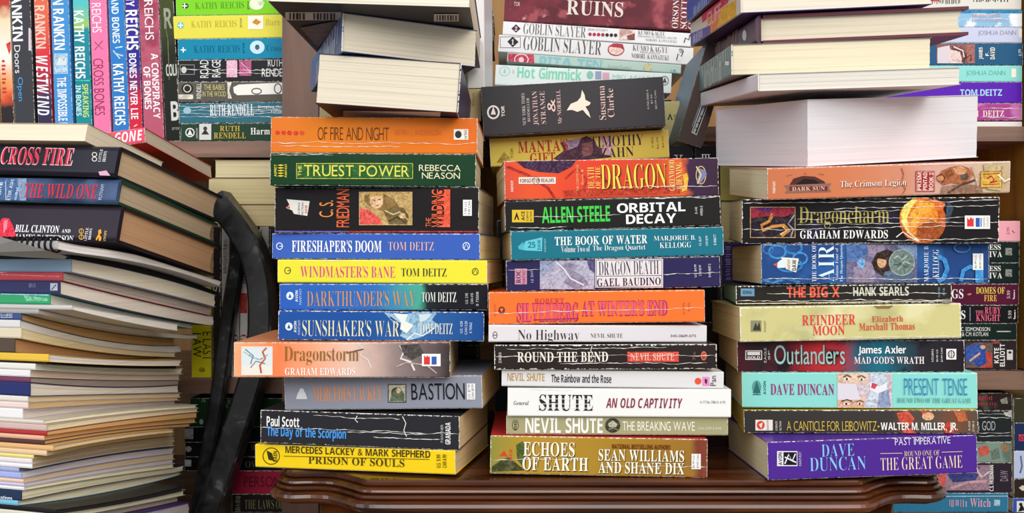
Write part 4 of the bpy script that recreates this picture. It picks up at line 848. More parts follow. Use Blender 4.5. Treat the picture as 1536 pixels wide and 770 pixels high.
c7 = build_book(lying((1142, 366, 426.6, 1483.5, 366, 423), 0.684, 0.108, vis=('L', 1097), on=c6),
  'thick blue paperback with swirling clouds and a figure holding a round disc', GD, col='24457e', page='d6bd94', rough=0.3, blend=[('2c5a98', 26, 0.50, 0.60)], ops=[
  PR_, ('O', (1166, 378, 14, 11), '3a86c0', 3), ('O', (1190, 372, 14, 10), '2f78b4', 3), ('O', (1200, 388, 12, 10), '3a86c0', 3), ('O', (1184, 398, 20, 11), '2f78b4', 3), ('O', (1152, 374, 9, 8), '2f70aa', 2.5), ('L', [(1143, 420), (1160, 424), (1180, 418), (1200, 424)], 4, '2f78b4'),
  LG, ('P', [(1171, 386), (1198, 388), (1194, 409), (1179, 404)], 'e2ddd2'), ('P', [(1163, 397), (1171, 390), (1178, 392), (1177, 402), (1166, 402)], 'd9e2e2'), ('P', [(1159, 397), (1166, 394), (1166, 401)], 'c8583c'), T_(SL, 'FANTASY', 's', (1181, 389, 1185, 405), '333333', 90), T_(SL, 'DAW', 'S', (1188, 390, 1194, 406), '333333', 90),
  T_(TL, 'THE BOOK OF', 'r', (1217.5, 367.5, 1224, 423), 'dfe8ee', 90), T_(TL, 'AIR', 'r', (1227, 368, 1250.5, 423), 'cfe2f0', 90), T_(SL, 'Volume Four of', 'r', (1252.5, 372, 1257, 421), 'cfdae6', 90), T_(SL, 'The Dragon Quartet', 'r', (1259.5, 368, 1264.5, 423), 'e2eaf0', 90),
  PR_, ('R', (1269, 367, 1375, 424), '6a6484'), ('P', [(1269, 367), (1310, 367), (1300, 382), (1284, 390), (1269, 392)], '4a6aa0'), ('P', [(1300, 367), (1330, 367), (1322, 380), (1312, 388), (1302, 384)], '8a7a92'), ('P', [(1280, 402), (1300, 392), (1314, 400), (1310, 424), (1280, 424)], '8e7f96'), ('P', [(1284, 396), (1290, 386), (1298, 390), (1294, 404)], '6aa0d0'), ('P', [(1340, 367), (1375, 367), (1375, 390), (1356, 376)], '7f92b4'),
  ('P', [(1307, 394), (1314, 380), (1330, 374), (1344, 380), (1348, 396), (1338, 412), (1326, 416), (1312, 408)], '33211c'), ('E', (1322, 393, 7, 9), 'c99a72'), ('P', [(1312, 388), (1322, 381), (1334, 386), (1328, 390), (1318, 388)], '33211c'), ('P', [(1326, 408), (1350, 402), (1372, 414), (1372, 424), (1322, 424)], '55637e'), ('E', (1352, 394, 19.5, 20), '6c7f78'), ('O', (1352, 394, 19.5, 20), '9aa8a0', 1.5), ('L', [(1340, 388), (1346, 384), (1352, 390), (1360, 384)], 2, 'a8b4a4'), ('L', [(1340, 398), (1350, 396), (1360, 402)], 2, '4a5a54'), ('L', [(1346, 406), (1356, 392), (1364, 396)], 1.8, 'a8b4a4'),
  T_(AL, 'MARJORIE B.', 'r', (1385, 368.5, 1392.5, 423), 'dfe8ee', 90), T_(AL, 'KELLOGG', 'r', (1398, 374.5, 1407.5, 416.5), 'dfe8ee', 90),
  PR_, ('L', [(1405, 384), (1416, 390), (1420, 404), (1414, 418), (1406, 424)], 7, '3a86c0'), ('L', [(1440, 422), (1444, 406), (1454, 400), (1466, 404)], 6, '3f8fcc'), ('R', (1462, 404, 1474, 424), '3f8fcc'), ('O', (1442, 372, 13, 8), '3a70a8', 2.5),
  ('R', (1458, 380.5, 1473.6, 405), 'eceae6'), T_(SL, '$6.99 U.S.', 's', (1460.5, 382.5, 1464, 403), '333333', 90), T_(SL, '$9.99 CAN', 's', (1467.5, 382.5, 1471, 403), '333333', 90), ('W', 419, 1145, 1480, 418)])
c8 = build_book(lying((1113, 299, 365, 1498.5, 296, 363.5), 0.670, 0.112, vis=('L', 1093), pitch=-3, on=c7),
  'thick creased black paperback with gold title and a fiery orb painting', GD, col='1f1b1d', page='e0d4b4', wear=1.0, rough=0.28, blend=[('2c2440', 30, 0.60, 0.72)], ops=[
  ('R', (1126, 311, 1192.5, 356.5), '2a1f28'), ('P', [(1126, 311), (1192.5, 311), (1192.5, 320), (1174, 326), (1150, 324), (1126, 328)], '9c2c3c'), ('P', [(1130, 312), (1160, 312), (1152, 320)], '5a2a6a'), ('L', [(1158, 320), (1154, 330)], 3, 'e08a4a'), ('L', [(1172, 354), (1184, 346), (1176, 338), (1158, 340), (1144, 346), (1142, 338), (1154, 332), (1158, 324)], 4.5, 'c8853c'), ('L', [(1170, 352), (1180, 346), (1174, 340)], 2, 'f0c070'), ('L', [(1192, 322), (1182, 336), (1190, 344), (1186, 356)], 2, '9aa0a8'), ('B', (1125, 310.5, 1193, 357), 'c8a874', 1.0),
  PR_, ('E', (1384, 331, 35, 35), 'c05a1c'), ('E', (1378, 326, 29, 27), 'e88a2a'), ('P', [(1351, 322), (1356, 308), (1368, 299), (1376, 300), (1366, 312), (1360, 328), (1364, 346), (1356, 340)], 'f8dc6a'), ('P', [(1366, 320), (1380, 304), (1404, 304), (1398, 316), (1382, 324), (1376, 338), (1366, 338)], 'f0a83c'), ('P', [(1376, 340), (1396, 330), (1416, 340), (1408, 358), (1386, 362), (1374, 352)], '9c4a1c'), ('P', [(1400, 298), (1418, 306), (1412, 318), (1402, 314)], 'e06a2a'), ('L', [(1352, 330), (1362, 348), (1378, 362)], 3, 'f4e0a0'), ('L', [(1344, 356), (1354, 348), (1362, 354), (1376, 362)], 1.6, 'e0dcd4'), ('P', [(1420, 300), (1430, 312), (1424, 330), (1418, 336)], '3a4a5c'),
  T_(TL, 'Dragoncharm', 'r', (1197.7, 310, 1333, 342), 'a89c4c'), T_(AL, 'GRAHAM EDWARDS', 'b', (1199.4, 345.5, 1331, 358), 'f2f0ec'),
  LG, ('R', (1446.6, 323.5, 1484.5, 343.5), 'efece6'), ('P', [(1450, 326), (1453, 330), (1456, 325.5), (1458, 329), (1460, 326), (1460, 340), (1450, 340)], 'd8383a'), ('R', (1463, 327, 1469, 340.5), '2f5aa8'), ('R', (1470, 327, 1472, 340.5), '6a8ac8'), T_(SL, 'HARPER', 's', (1474, 326, 1477, 341), '9a9a96', 90), T_(SL, 'COLLINS', 's', (1479, 326, 1482, 341), '9a9a96', 90),
  ('W', 305, 1115, 1496, 301), ('W', 329, 1195, 1446, 326), ('W', 337, 1195, 1446, 333), ('W', 345, 1115, 1445, 339), ('W', 313, 1250, 1496, 309), ('W', 361, 1300, 1494, 358), ('W', 334, 1484, 1497, 335), ('W', 318, 1200, 1350, 316)])
c9 = build_book(lying((1151, 254, 302, 1515, 241, 293), 0.676, 0.118, vis=('L', 1093), pitch=-6, on=c8),
  'salmon pink paperback with a muscular warrior painting and white serif title', GD, col='d98c6e', cover='d88a70', page='e0d2ae', rough=0.25,
  stops=[(0.0, 'c8744f'), (0.3, 'd07a52'), (0.55, 'd08a6c'), (0.68, 'd8a494'), (0.85, 'd2b09c'), (0.92, 'cdb894'), (1.0, 'c8a888')], ops=[
  T_(SL, 'FANTASY', 'S', (1159, 272, 1163, 290), 'f4e2d6', 90),
  LG, ('P', [(1184, 278), (1190, 268), (1204, 264), (1222, 265), (1236, 272), (1240, 278)], '55302a'), ('P', [(1190, 279), (1206, 268), (1222, 270), (1234, 278)], '2c1c1c'), ('P', [(1176, 278), (1247, 275), (1243, 282), (1247, 288), (1177, 290), (1181, 284)], '8a6a5c'), ('R', (1184, 279.5, 1241, 286.5), '7a3028'), T_(SL, 'DARK SUN', 'b', (1188, 280, 1237, 286), 'd8b8a4'), ('L', [(1180, 264), (1188, 262)], 1.2, 'a86a54'), ('L', [(1206, 259), (1210, 262)], 1.2, 'a86a54'), ('L', [(1228, 261), (1236, 262)], 1.2, 'a86a54'),
  T_(TL, 'The Crimson Legion', 'r', (1261, 271.2, 1360, 283.6), '7a3a2c'), T_(TL + '_face', 'The Crimson Legion', 'r', (1260, 270.3, 1359, 282.6), 'f8ece0'), PR_, ('L', [(1352, 252), (1355, 262), (1352, 274), (1358, 284), (1352, 294)], 1.8, 'a8644c'),
  ('R', (1373, 256.5, 1401.5, 287.5), 'a52c30'), ('B', (1374, 257.5, 1400.5, 286.5), 'e2b8a8', 0.6), T_(SL, 'PRISM', 'S', (1375.5, 259, 1381.5, 285.5), 'f0d4c4', 90), T_(SL, 'PENTAD', 'S', (1384, 259, 1390, 285.5), 'f0d4c4', 90), T_(SL, 'BOOK 2', 'S', (1393, 259, 1399, 285.5), 'f0d4c4', 90),
  PR_, ('P', [(1404, 268), (1412, 256), (1424, 251), (1440, 248), (1452, 252), (1460, 262), (1452, 272), (1440, 276), (1426, 274), (1414, 278)], 'a86440'), ('P', [(1428, 252), (1440, 249), (1450, 254), (1446, 262), (1434, 262)], 'd09468'), ('P', [(1416, 258), (1426, 254), (1430, 262), (1420, 268)], '8a4a2c'), ('P', [(1404, 264), (1412, 260), (1418, 266), (1414, 274), (1406, 272)], '7a3c22'), ('E', (1410, 268, 5, 4.5), 'c08458'), ('P', [(1440, 262), (1452, 260), (1450, 270), (1440, 270)], '5a4a44'), ('P', [(1412, 280), (1440, 276), (1470, 278), (1474, 290), (1440, 294), (1410, 293)], '96705a'), ('L', [(1420, 290), (1440, 278), (1462, 270)], 3, '5a3a2c'), ('L', [(1456, 250), (1462, 262), (1466, 280)], 2.4, 'c9a490'), ('P', [(1474, 246), (1490, 244), (1504, 250), (1510, 270), (1500, 286), (1480, 284)], 'bfa67c'),
  ('R', (1469.5, 257, 1502, 281.5), 'd8a94a'), ('B', (1469.5, 257, 1502, 281.5), '9a6a2c', 1), ('L', [(1473, 262), (1498, 260)], 1.2, '9c3a24'), ('L', [(1473, 277), (1498, 276)], 1.2, '9c3a24'), ('L', [(1479, 268), (1486, 264), (1490, 270), (1484, 274), (1494, 272)], 2.2, 'b8302a'), ('L', [(1496, 262), (1506, 272), (1514, 268)], 2.4, 'ece6da'), ('W', 246, 1380, 1512, 243)])
# books with their pages turned forward
c10 = build_book(lying((1211, 151.5, 251.5, 1468, 141.5, 240), 0.690, 0.135, vis=('L', 1074), pitch=-6, on=c9), 'massive bright white page block, fore edge forward, resting on the salmon pink paperback', GD, spine='back', col='d4d2d4', cover='dedce0', page='dbd9dc', pstr=0.5)
c11 = build_book(lying((1137, 122, 147.5, 1441, 111.5, 138), 0.674, 0.185, vis=('L', 1051), pitch=-6, on=c10), 'thin white softcover with pages forward, lying on the massive white page block', GD, spine='left', col='e2e0e4', cover='d6d3d0', page='dcd6ca', pstr=0.5, wear=0.2)
c12 = build_book(lying((1097, 67.5, 118.5, 1397, 56, 110), 0.690, 0.172, vis=('L', 1047), pitch=-6, on=c11), 'cream page block with a grey green lettered spine receding at its side', GD, spine='left', col='66807e', cover='6f6e66', page='ddd1b4', ops=[
  ('F', 'left'), T_(TL, '~~~~~~~~~~', 'r', (1056, 100, 1082, 128), 'c9d4d0'), T_(AL, '~~~~~~~', 'r', (1052, 88, 1088, 106), 'aebdb8'), ('R', (1088, 92, 1094, 98), 'e8ece8')])
c13 = build_book(lying((1133, 24, 64.5, 1453, 9, 52), 0.694, 0.20, vis=('L', 1062), pitch=-6, on=c12), 'maroon hardback with overhanging boards and cream pages forward, second from the right-hand stack top', GD, hard=True, spine='left', wear=0, col='5c4350', cover='6a3c46', page='dcd0b8', ops=[
  ('F', 'left'), T_(TL, '~~~~~', 'r', (1066, 66, 1080, 90), 'b8a49c'), T_(TL, '~~~~~', 'r', (1082, 52, 1106, 78), '9a6a68'), ('E', (1117, 53, 3, 8), 'e8e4e4')])
c14 = build_book(lying((1111, -24, 17, 1398, -37, 3), 0.690, 0.20, vis=('L', 1036), pitch=-6, on=c13), 'thick softcover with a yellow, pink and violet spine, pages forward, crowning the right-hand stack', GD, spine='left', col='d8d0c0', cover='54417a', page='e4dac8', ops=[
  ('F', 'left'), ('P', [(1104, 0), (1104, 24), (1076, 42), (1080, 14)], 'e8b22e'), ('P', [(1082, 10), (1076, 46), (1058, 54), (1062, 30)], 'e8853c'), ('P', [(1094, -30), (1092, 4), (1054, 34), (1052, -4)], 'e23a5a'), T_(TL, 'CLIFF', 's', (1060, 12, 1082, 34), 'f0c0c8'), ('P', [(1066, 38), (1066, 58), (1034, 76), (1034, 52)], '5b4c9c'), T_(AL, '~~~~~', 's', (1040, 46, 1054, 62), 'c8c4e8')])
c15 = build_book(lying((1092, -62, -25, 1375, -74, -38), 0.694, 0.19, vis=('L', 1030), pitch=-6, on=c14), 'blue spined paperback with a maroon underside, above the pink and violet spine', GD, spine='left', col='3a62b8', cover='5a2440', page='d8ccb6', ops=[('F', 'left'), T_(AL, '~~~~~', 's', (1040, 2, 1060, 18), 'b8c8ea')])

# ------------------------------------------------------------------ second row behind the right stack
GE = 'books in the second row behind the right stack'
YR = 0.866
def fill_r(y0, y1, x0, x1, col, label, Y=YR, spine='front', page='cdbb92', base=None, ops=(), depth=0.100):
    q = (x0, y0, y1, x1, y0, y1)
    return build_book(lying(q, Y, depth, yaw=0.0, on=base), label, GE, spine=spine, col=col, page=page, ops=ops)
yb_ = 385 - (TZ - CZ) * F / YR
r1 = fill_r(564, yb_, 1012, 1275, '30343a', 'charcoal paperback lying in the second row behind the right stack, lowest on the table', base=TZ)
r2 = fill_r(484, 564, 1010, 1272, '3c2a24', 'thick brown paperback in the second row, under the two upright numbered black spines', base=r1)
zr2 = r2['top']; yr2 = 385 - (zr2 + 0.0004 - CZ) * F / YR
v1 = build_book(standing(1022.5, 218, 1022.5, yr2, 34, YR, 0.098), 'upright black paperback marked with the numeral five, behind the purple end panel', GE, col='1d1c1f', page='c8b890', wear=0.15, ops=[T_(TL, 'V', 'b', (1012, 231, 1024, 244), 'e0dedc', -90) if False else ('L', [(1014, 233), (1018, 243), (1022, 233)], 1.6, 'e0dedc'), ('L', [(1011, 233), (1017, 233)], 1.0, 'e0dedc'), ('L', [(1019.5, 233), (1024, 233)], 1.0, 'e0dedc')])
v2 = build_book(standing(1060, 218, 1060, yr2, 35, YR, 0.098), 'upright black paperback marked with the numeral three, left of the pale page ends', GE, col='1f1e21', page='c8b890', wear=0.15, ops=[('L', [(x, 232), (x, 246)], 1.8, 'e0dedc') for x in (1054, 1058.5, 1063)] + [('L', [(1052, 232), (1065, 232)], 1.0, 'e0dedc')])
r3 = fill_r(428, 484, 1082, 1272, '2e3a44', 'slate paperback in the second row, under the violet one behind the right stack', base=r2)
r4 = fill_r(364, 428, 1082, 1270, '4a3a7a', 'violet paperback glimpsed upright-lettered in the gap between middle and right stacks', base=r3, ops=[T_(TL, '~~~~~~~~', 's', (1088, 370, 1096, 420), 'a8a0d0', 90)])
r5 = fill_r(302, 364, 1081, 1268, '6a5a44', 'paperback with yellowed pages forward, glimpsed in the gap above the violet one', spine='back', page='c9b88a', base=r4)
r6 = fill_r(244, 302, 1080, 1266, '5a5030', 'khaki paperback in the gap left of the salmon pink paperback, pages forward', spine='back', page='b3a45e', base=r5)
zv = max(v1['top'], v2['top'])
lean = build_book(standing(1079, 68, 1034, 216.5, 38, YR - 0.004, 0.105, yaw=0.0), 'brownish grey paperback leaning sideways on the black numbered spines, white boxed title', GE, col='5a4c48', cover='5f7488', page='c0b49a', wear=0.2, ops=[
  ('P', [(1037, 199), (1045, 203), (1061, 160), (1052, 157)], 'e6e4e2'), ('P', [(1038.5, 198), (1044.5, 201), (1059.5, 161), (1053, 159)], '2f2b2d'), ('L', [(1041, 199), (1056, 161)], 3.2, 'c9d4da'), ('L', [(1043, 192), (1046, 193)], 1.5, '2f2b2d'), ('L', [(1046, 184), (1050, 185)], 1.5, '2f2b2d'), ('L', [(1050, 174), (1054, 175)], 1.5, '2f2b2d'), ('L', [(1038, 190), (1046, 168), (1054, 146), (1064, 118)], 1.2, '8aa0b0')])
ace = build_book(lying((800, 160, 207, 1020.5, 152, 197), 0.924, 0.060, yaw=0.0, on=m1), 'pale yellow paperback with a small black logo at its end, behind the charcoal bird paperback', GC, col='d6c98a', page='c8b890', wear=0.3, cover='2c2a28', ops=[
  LG, ('P', [(1001, 180), (1005, 170), (1009, 180), (1007, 180), (1005, 174), (1003, 180)], '2c2a24'), T_(SL, 'ACE', 's', (1011, 172, 1016, 181), '2c2a24', 90)])
# ------------------------------------------------------------------ books in the bookcase
SYB = 1.006
GV, GK = 'upright paperbacks on the upper left shelf', 'paperbacks lying on the upper left shelf'
def up(label, xt, xb, th, col, ops=(), zb=SH['lu'], length=0.197, depth=0.128, group=GV, Y=SYB, yref=183, **kw):
    """upright book: centre px at y=0 (xt) and at y=183 (xb)"""
    zb = zb + 0.0004
    sl = (xb - xt) / yref
    yb = 385 - (zb - CZ) * F / Y; yt = yb - length * F / Y
    p = standing(xt + sl * yt, yt, xt + sl * yb, yb, th * 0.92, Y, depth)
    lowest = min((p['O'] + p['ax'][0] * p['A'] + p['ax'][2] * s).z for s in (0, p['T']))
    p['O'].z += zb - lowest
    return build_book(p, label, group, col=col, ops=ops, **kw)
up('upright paperback with flame red, white and black spine, at the photo edge of the shelf', 5, 11, 20, 'e2b088', stops=[(0.0, 'c8402c'), (0.22, 'b83a2a'), (0.3, 'f0d8b0'), (0.5, 'f4efe6'), (0.66, 'f0a060'), (0.74, 'e05a34'), (0.8, '2c2426'), (1.0, '241f22')], ops=[('P', [(9, 66), (16, 62), (20, 74), (14, 82)], 'd23a2c'), T_(TL, '~~~~', 'S', (3, 90, 9, 140), 'c8402c', -90)])
up('upright charcoal paperback with white and sky blue lettering on the upper left shelf', 30, 37, 32, '3c3d42', ops=[T_(AL, 'RANKIN', 'S', (18, -24, 33, 62), 'f2f2f0', -90), T_(TL, 'Doors', 's', (22, 68, 31, 110), 'ecebe8', -90), T_(TL, 'Open', 's', (25, 116, 35, 152), '4a9bd8', -90), ('R', (43, 42, 50, 76), 'd8c8d0')])
up('upright paperback with red spine fading to dark violet, bold slanted white title', 61, 67.5, 23, 'c83a44', stops=[(0.0, 'e0704a'), (0.3, 'e2684c'), (0.5, 'd8323c'), (0.64, 'b02c44'), (0.75, '3c3258'), (1.0, '2f2c4c')], ops=[T_(AL, 'RANKIN', 'S', (53, 8, 68, 73), 'f2c8b8', -90), T_(AL, 'I', 'S', (52, -10, 65, 2), 'f2c8b8', -90), T_(TL, 'WESTWIND', 'I', (54, 84, 73, 173), 'f2f0f0', -90)])
up('upright light blue paperback with white author name and a tiny city photograph', 89, 95.5, 29, '3f8fd0', stops=[(0.0, '4a92cc'), (0.5, '3f8ed0'), (1.0, '4a96d4')], ops=[T_(AL, 'IAN RANKIN', 'S', (80, -22, 96, 75), 'f2f4f6', -90), ('R', (81, 80, 102, 111), '9ac4e0'), ('R', (83, 84, 100, 98), 'b8ccd4'), ('P', [(84, 98), (90, 86), (96, 92), (100, 84), (100, 98)], 'd8e0e0'), T_(SL, '~~~~~', 'S', (83, 101, 101, 108), 'e6eef4'), T_(TL, 'THE IMPOSSIBLE DEAD', 'S', (87, 116, 101, 206), 'f0f4f6', -90)])
up('upright teal paperback with turquoise patterned top and white author name', 120.5, 126, 25, '1c8a98', stops=[(0.0, '3cc0d8'), (0.22, '58c0c0'), (0.34, '9cc85a'), (0.36, '1c8c9c'), (0.66, '1a8494'), (1.0, '189098')], ops=[T_(AL, 'KATHY REICHS', 'S', (112, 16, 127, 118), 'f2f6f6', -90), ('L', [(113, 121), (137, 121)], 2.0, '3cc0a0'), T_(TL, 'SPEAKING', 'S', (124, 126, 133, 176), 'c8e070', -90), T_(TL, 'IN BONES', 'S', (114, 128, 122, 174), 'c8ece8', -90)])
up('upright pink paperback with thin dark red title and a crossed mark', 146.5, 153, 27, 'f07aa8', ops=[T_(AL, 'KATHY REICHS', 's', (137, -50, 151, 49), 'fbe8ee', -90), ('L', [(142, 63), (154, 74)], 0.9, '8a2c4c'), ('L', [(154, 61), (142, 75)], 0.9, '8a2c4c'), T_(TL, 'CROSS BONES', 't', (141, 88, 156, 173), '8a2444', -90)])
up('upright cobalt blue paperback between the pink and the violet ones', 174, 181.5, 26, '2f7cc4', ops=[T_(TL, 'FLESH AND BONES', 'S', (167, -44, 178, 65), 'dce8f2', -90), ('L', [(173, 72), (184, 70)], 2, 'b8d4ec'), ('L', [(172, 80), (185, 84)], 2, 'b8d4ec'), ('L', [(170, 76), (180, 88)], 2, 'b8d4ec'), T_(AL, 'KATHY REICHS', 'S', (171, 96, 187, 188), 'f2f6f8', -90)])
up('upright paperback with violet spine turning red toward its foot', 197, 203.5, 21, '2c2a90', stops=[(0.0, '4a2c90'), (0.25, '3a2a94'), (0.55, '2c2a8c'), (0.68, '8a2458'), (0.76, 'd02440'), (1.0, 'd82a3c')], ops=[T_(AL, 'KATHY', 'S', (188.5, -35, 201, 10), 'f2f2f6', -90), T_(AL, 'REICHS', 'S', (188.5, 15, 207, 75), 'f2f2f6', -90), T_(TL, 'BONES NEVER LIE', 'S', (195, 80, 206, 179), 'eeeaf2', -90), ('L', [(201, 190), (206, 187)], 1.6, 'f0d0d8')])
up('upright dusty rose marbled paperback with a two line white title', 222.5, 230, 32, 'b85a70', blend=[('9c4058', 40, 0.48, 0.60), ('d08a98', 60, 0.62, 0.72)], ops=[T_(AL, 'REICHS', 's', (217, 0, 230, 60), 'f4e6ea', -90), T_(TL, 'A CONSPIRACY', 'S', (228.5, 80, 239, 178), 'f6eef0', -90), T_(TL, 'OF BONES', 'S', (216, 100, 226.5, 164), 'f6eef0', -90)])
up('upright dark olive paperback with large grey letters, beside the lying paperbacks', 249, 258, 23.5, '2b2f20', stops=[(0.0, '4a5228'), (0.35, '3c4424'), (0.5, '22261c'), (1.0, '1c1f1a')], ops=[T_(TL, 'R', 'S', (246, 12, 258, 43), '9a9c8c'), T_(TL, 'COLD', 'S', (249, 96, 268, 114), 'c8c8c0'), T_(TL, 'B', 'S', (256.5, 152, 268, 181), 'd0d0ca'), ('L', [(245, 20), (252, 60), (254, 120)], 1.2, '6a7048'), T_(SL, 'arrow', 's', (258, 191, 270, 195), 'a8a8a0')])
def row(specs, group, zb, side=None):
    prev = zb + 0.0003
    for (label, xl, yt, yb, xr, ytr, ybr, col, ops, kw) in reversed(specs):
        k = dict(kw); d = k.pop('depth', 0.11); yw = k.pop('yaw', 0.0); Y = k.pop('Y', SYB)
        prev = build_book(lying((xl, yt, yb, xr, ytr, ybr), Y, d, yaw=yw, on=prev), label, group, col=col, ops=ops, **k)
    return prev
def star(x, y): return [('L', [(x - 4, y), (x + 4, y)], 1.8, 'e8f0f0'), ('L', [(x, y - 4), (x, y + 4)], 1.8, 'e8f0f0')]
row([
 ('lime green paperback lying on top of the stacked thrillers on the upper left shelf', 264, -10, 22, 524, -14, 16, '7fd024', [LG, ('E', (278, 9, 5, 4), '2c4a20')] + star(277, 9) + [T_(AL, 'KATHY REICHS', 'r', (293, 3, 366, 13), '4a9a28'), T_(SL, 'arrow', 's', (371, 2, 374, 14), '3c6a1c', 90), PR_, ('E', (385, 6, 11, 9), 'e8f4d0'), ('E', (392, 5, 5, 4), 'c8d8b8')], dict(depth=0.12)),
 ('yellow paperback with a small white glow, between the lime green and teal ones', 260, 24, 58, 523, 20, 53, 'e2d84e', [LG, ('E', (271, 38, 5, 5), '6ac0c0')] + star(271, 38) + [T_(AL, 'KATHY REICHS', 'r', (287, 31, 355, 41), 'b8ac3a'), T_(SL, 'arrow', 's', (360, 27, 363, 41), '8a8234', 90), PR_, ('R', (372, 24, 395, 44), 'f4eeda'), ('P', [(378, 34), (384, 28), (392, 33), (386, 38)], 'c88a2c'), T_(TL, 'Bare', 'r', (398, 28, 420, 38), 'c4b844')], dict(depth=0.12)),
 ('deep teal paperback with faint lettering, beneath the yellow one on the shelf', 267, 60, 86, 527, 54, 84, '0f86a8', star(275, 75) + [T_(AL, 'KATHY REICHS', 'r', (291, 68, 360, 79), '0a5a78'), T_(SL, 'arrow', 's', (364, 64, 367, 80), '0a4a60', 90), PR_, ('E', (386, 71, 11, 10), 'c8e4ee'), ('E', (386, 71, 3.4, 4), '3a5a6a'), T_(TL, 'Cross', 'r', (400, 67, 422, 77), '0c6486')], dict(depth=0.12)),
 ('black paperback with pink picture and white stretched capitals on the upper left shelf', 267, 90, 121, 520, 89, 119, '242326', [LG, ('B', (270, 97, 292, 112), '9a9a98', 0.8), ('E', (276, 105, 4, 5), 'c8c8c4'), T_(TL, 'ROAD', 's', (300, 90, 313, 117), 'e6e6e4', 90), T_(TL, 'RAGE', 's', (318, 90, 331, 116), 'e6e6e4', 90), PR_, ('R', (340, 91, 356, 116), 'e8b4c8'), ('R', (359, 91, 377, 114), 'b85a84'), ('L', [(362, 94), (376, 108)], 1.2, 'e8b8cc'), T_(AL, 'RUTH', 's', (402, 89, 424, 100), 'e6e6e4'), T_(AL, 'RENDELL', 's', (393, 103, 434, 115), 'e6e6e4'), ('W', 104, 268, 420), ('W', 110, 300, 425)], dict(wear=1.0)),
 ('dark grey paperback with a chalk white tube picture, third up from the shelf board', 267, 123.5, 149, 521, 122, 148, '5a564e', [LG, ('E', (281, 133, 9, 8), '2c2a28'), ('O', (281, 133, 6, 6), 'd8d4c8', 1.4), T_(AL, 'RENDELL', 's', (295, 125, 302, 148), 'e8e4d8', 90), T_(TL, 'THE BABES', 's', (306, 127, 337, 135), 'c8c27a'), T_(TL, 'IN THE WOOD', 's', (304, 137, 339, 145), 'c8c27a'), PR_, ('P', [(350, 131), (358, 127), (425, 124), (425, 141), (356, 143), (351, 139)], 'eeebe2'), ('O', (385, 137, 8, 5), '4a4640', 1.6), ('O', (417, 133, 6, 8), '4a4640', 1.6), ('P', [(341, 123), (348, 123), (344, 136), (348, 148), (342, 148)], 'd8d2c4'), ('R', (268, 142, 290, 149), 'd8d0c0')], dict()),
 ('steel teal paperback streaked with white, second up from the upper shelf board', 268.5, 155, 181, 522, 152, 178, '2f6a7c', [('W', 160, 270, 424), ('W', 166, 270, 424), ('W', 171, 270, 424), ('W', 176, 270, 424), ('W', 163, 300, 424), LG, ('E', (281, 166, 6, 5), '9ac0cc'), T_(AL, 'RUTH RENDELL', 'b', (315, 157, 381, 174), 'e8eef0'), T_(TL, 'Keeping the', 'b', (387, 158, 423, 163), 'd8e4e8'), T_(TL, 'Victim', 'b', (406, 165, 423, 170), 'd8e4e8')], dict(wear=1.0)),
 ('dark green paperback with gold author name, lowest lying on the upper shelf board', 271.5, 186, 211, 525, 184, 210, '23402f', [LG, ('O', (285, 199, 7, 7), 'e6e6e0', 1.6), ('P', [(281, 203), (285, 194), (289, 203)], 'e6e6e0'), T_(SL, 'ARROW', 's', (294, 192, 297, 208), 'c8ccc0', 90), PR_, ('R', (299, 186, 317, 210), 'd2d4ce'), ('P', [(302, 202), (308, 194), (314, 202)], '2c2c2c'), ('E', (308, 193, 3, 3), '3c3c3c'), T_(AL, 'RUTH', 'b', (330, 189, 360, 197), 'c2a848'), T_(AL, 'RENDELL', 'b', (321, 199, 369, 208), 'c2a848'), T_(TL, 'Harm', 'b', (376, 192, 405, 202), 'eceae2')], dict()),
], GK, SH['lu'])

# middle shelf on the left: upright paperbacks behind the bowed bar with page blocks lying on them
GU = 'upright paperbacks on the middle left shelf'
zs = SH['lm']
def upm(label, xc, th, col, ops=(), hpx=226, **kw):
    return up(label, xc, xc, th, col, ops, zb=zs, length=hpx * SYB / F, depth=0.11, group=GU, **kw)
upm('upright yellow paperback with dark stacked capitals, behind the magazine pile', 302, 32, 'd3c71c', [T_(TL, 'E LAST', 's', (304, 498, 318, 541), '2f2c14', -90), T_(TL, 'LAW', 's', (289, 500, 302, 536), '2f2c14', -90), ('E', (303, 555, 5, 4), '9a9018')], hpx=150)
upm('upright dark brown paperback with a pale letter, left of the brace bar', 325, 12, '2f2826', [T_(TL, 'S', 's', (320, 424, 330, 440), 'c8c4be', -90)])
upm('upright off white paperback with tiny print, seen beside the brace bar', 338, 12, 'b6b2ac', [T_(TL, '~~~~~~~~~~~', 's', (335, 360, 341, 410), '4a4644', -90)])
upm('upright white paperback with a red letter, left of its twin under the bowed bar', 352.5, 12, 'd2ccc6', [('R', (347, 430, 358, 470), 'b03a34'), T_(TL, 'O', 'b', (347.5, 502, 357.5, 512), 'a83028', -90), T_(AL, '~~~~~~~', 's', (349, 518, 356, 556), '3a3432', -90)])
upm('upright white paperback with a red letter, right of its twin under the bowed bar', 365.5, 12, 'd6d0ca', [('R', (360, 440, 371, 470), 'b83c34'), T_(TL, 'O', 'b', (360.5, 502, 370.5, 512), 'a83028', -90), T_(SL, '~~~~~', 's', (362, 380, 368, 425), '6a6460', -90)])
upm('upright black paperback behind the bowed bar', 380, 14, '232122')
upm('upright grey paperback between the bowed bar and the left stack', 396, 15, '8f8a84', [('L', [(392, 345), (392, 400)], 1.5, '2c2a2a')])
upm('upright black paperback just behind the left table stack', 412, 15, '1f1e20')
GP = 'page blocks lying on upright paperbacks on the middle left shelf'
zq = zs + 226 * SYB / F + 0.0008
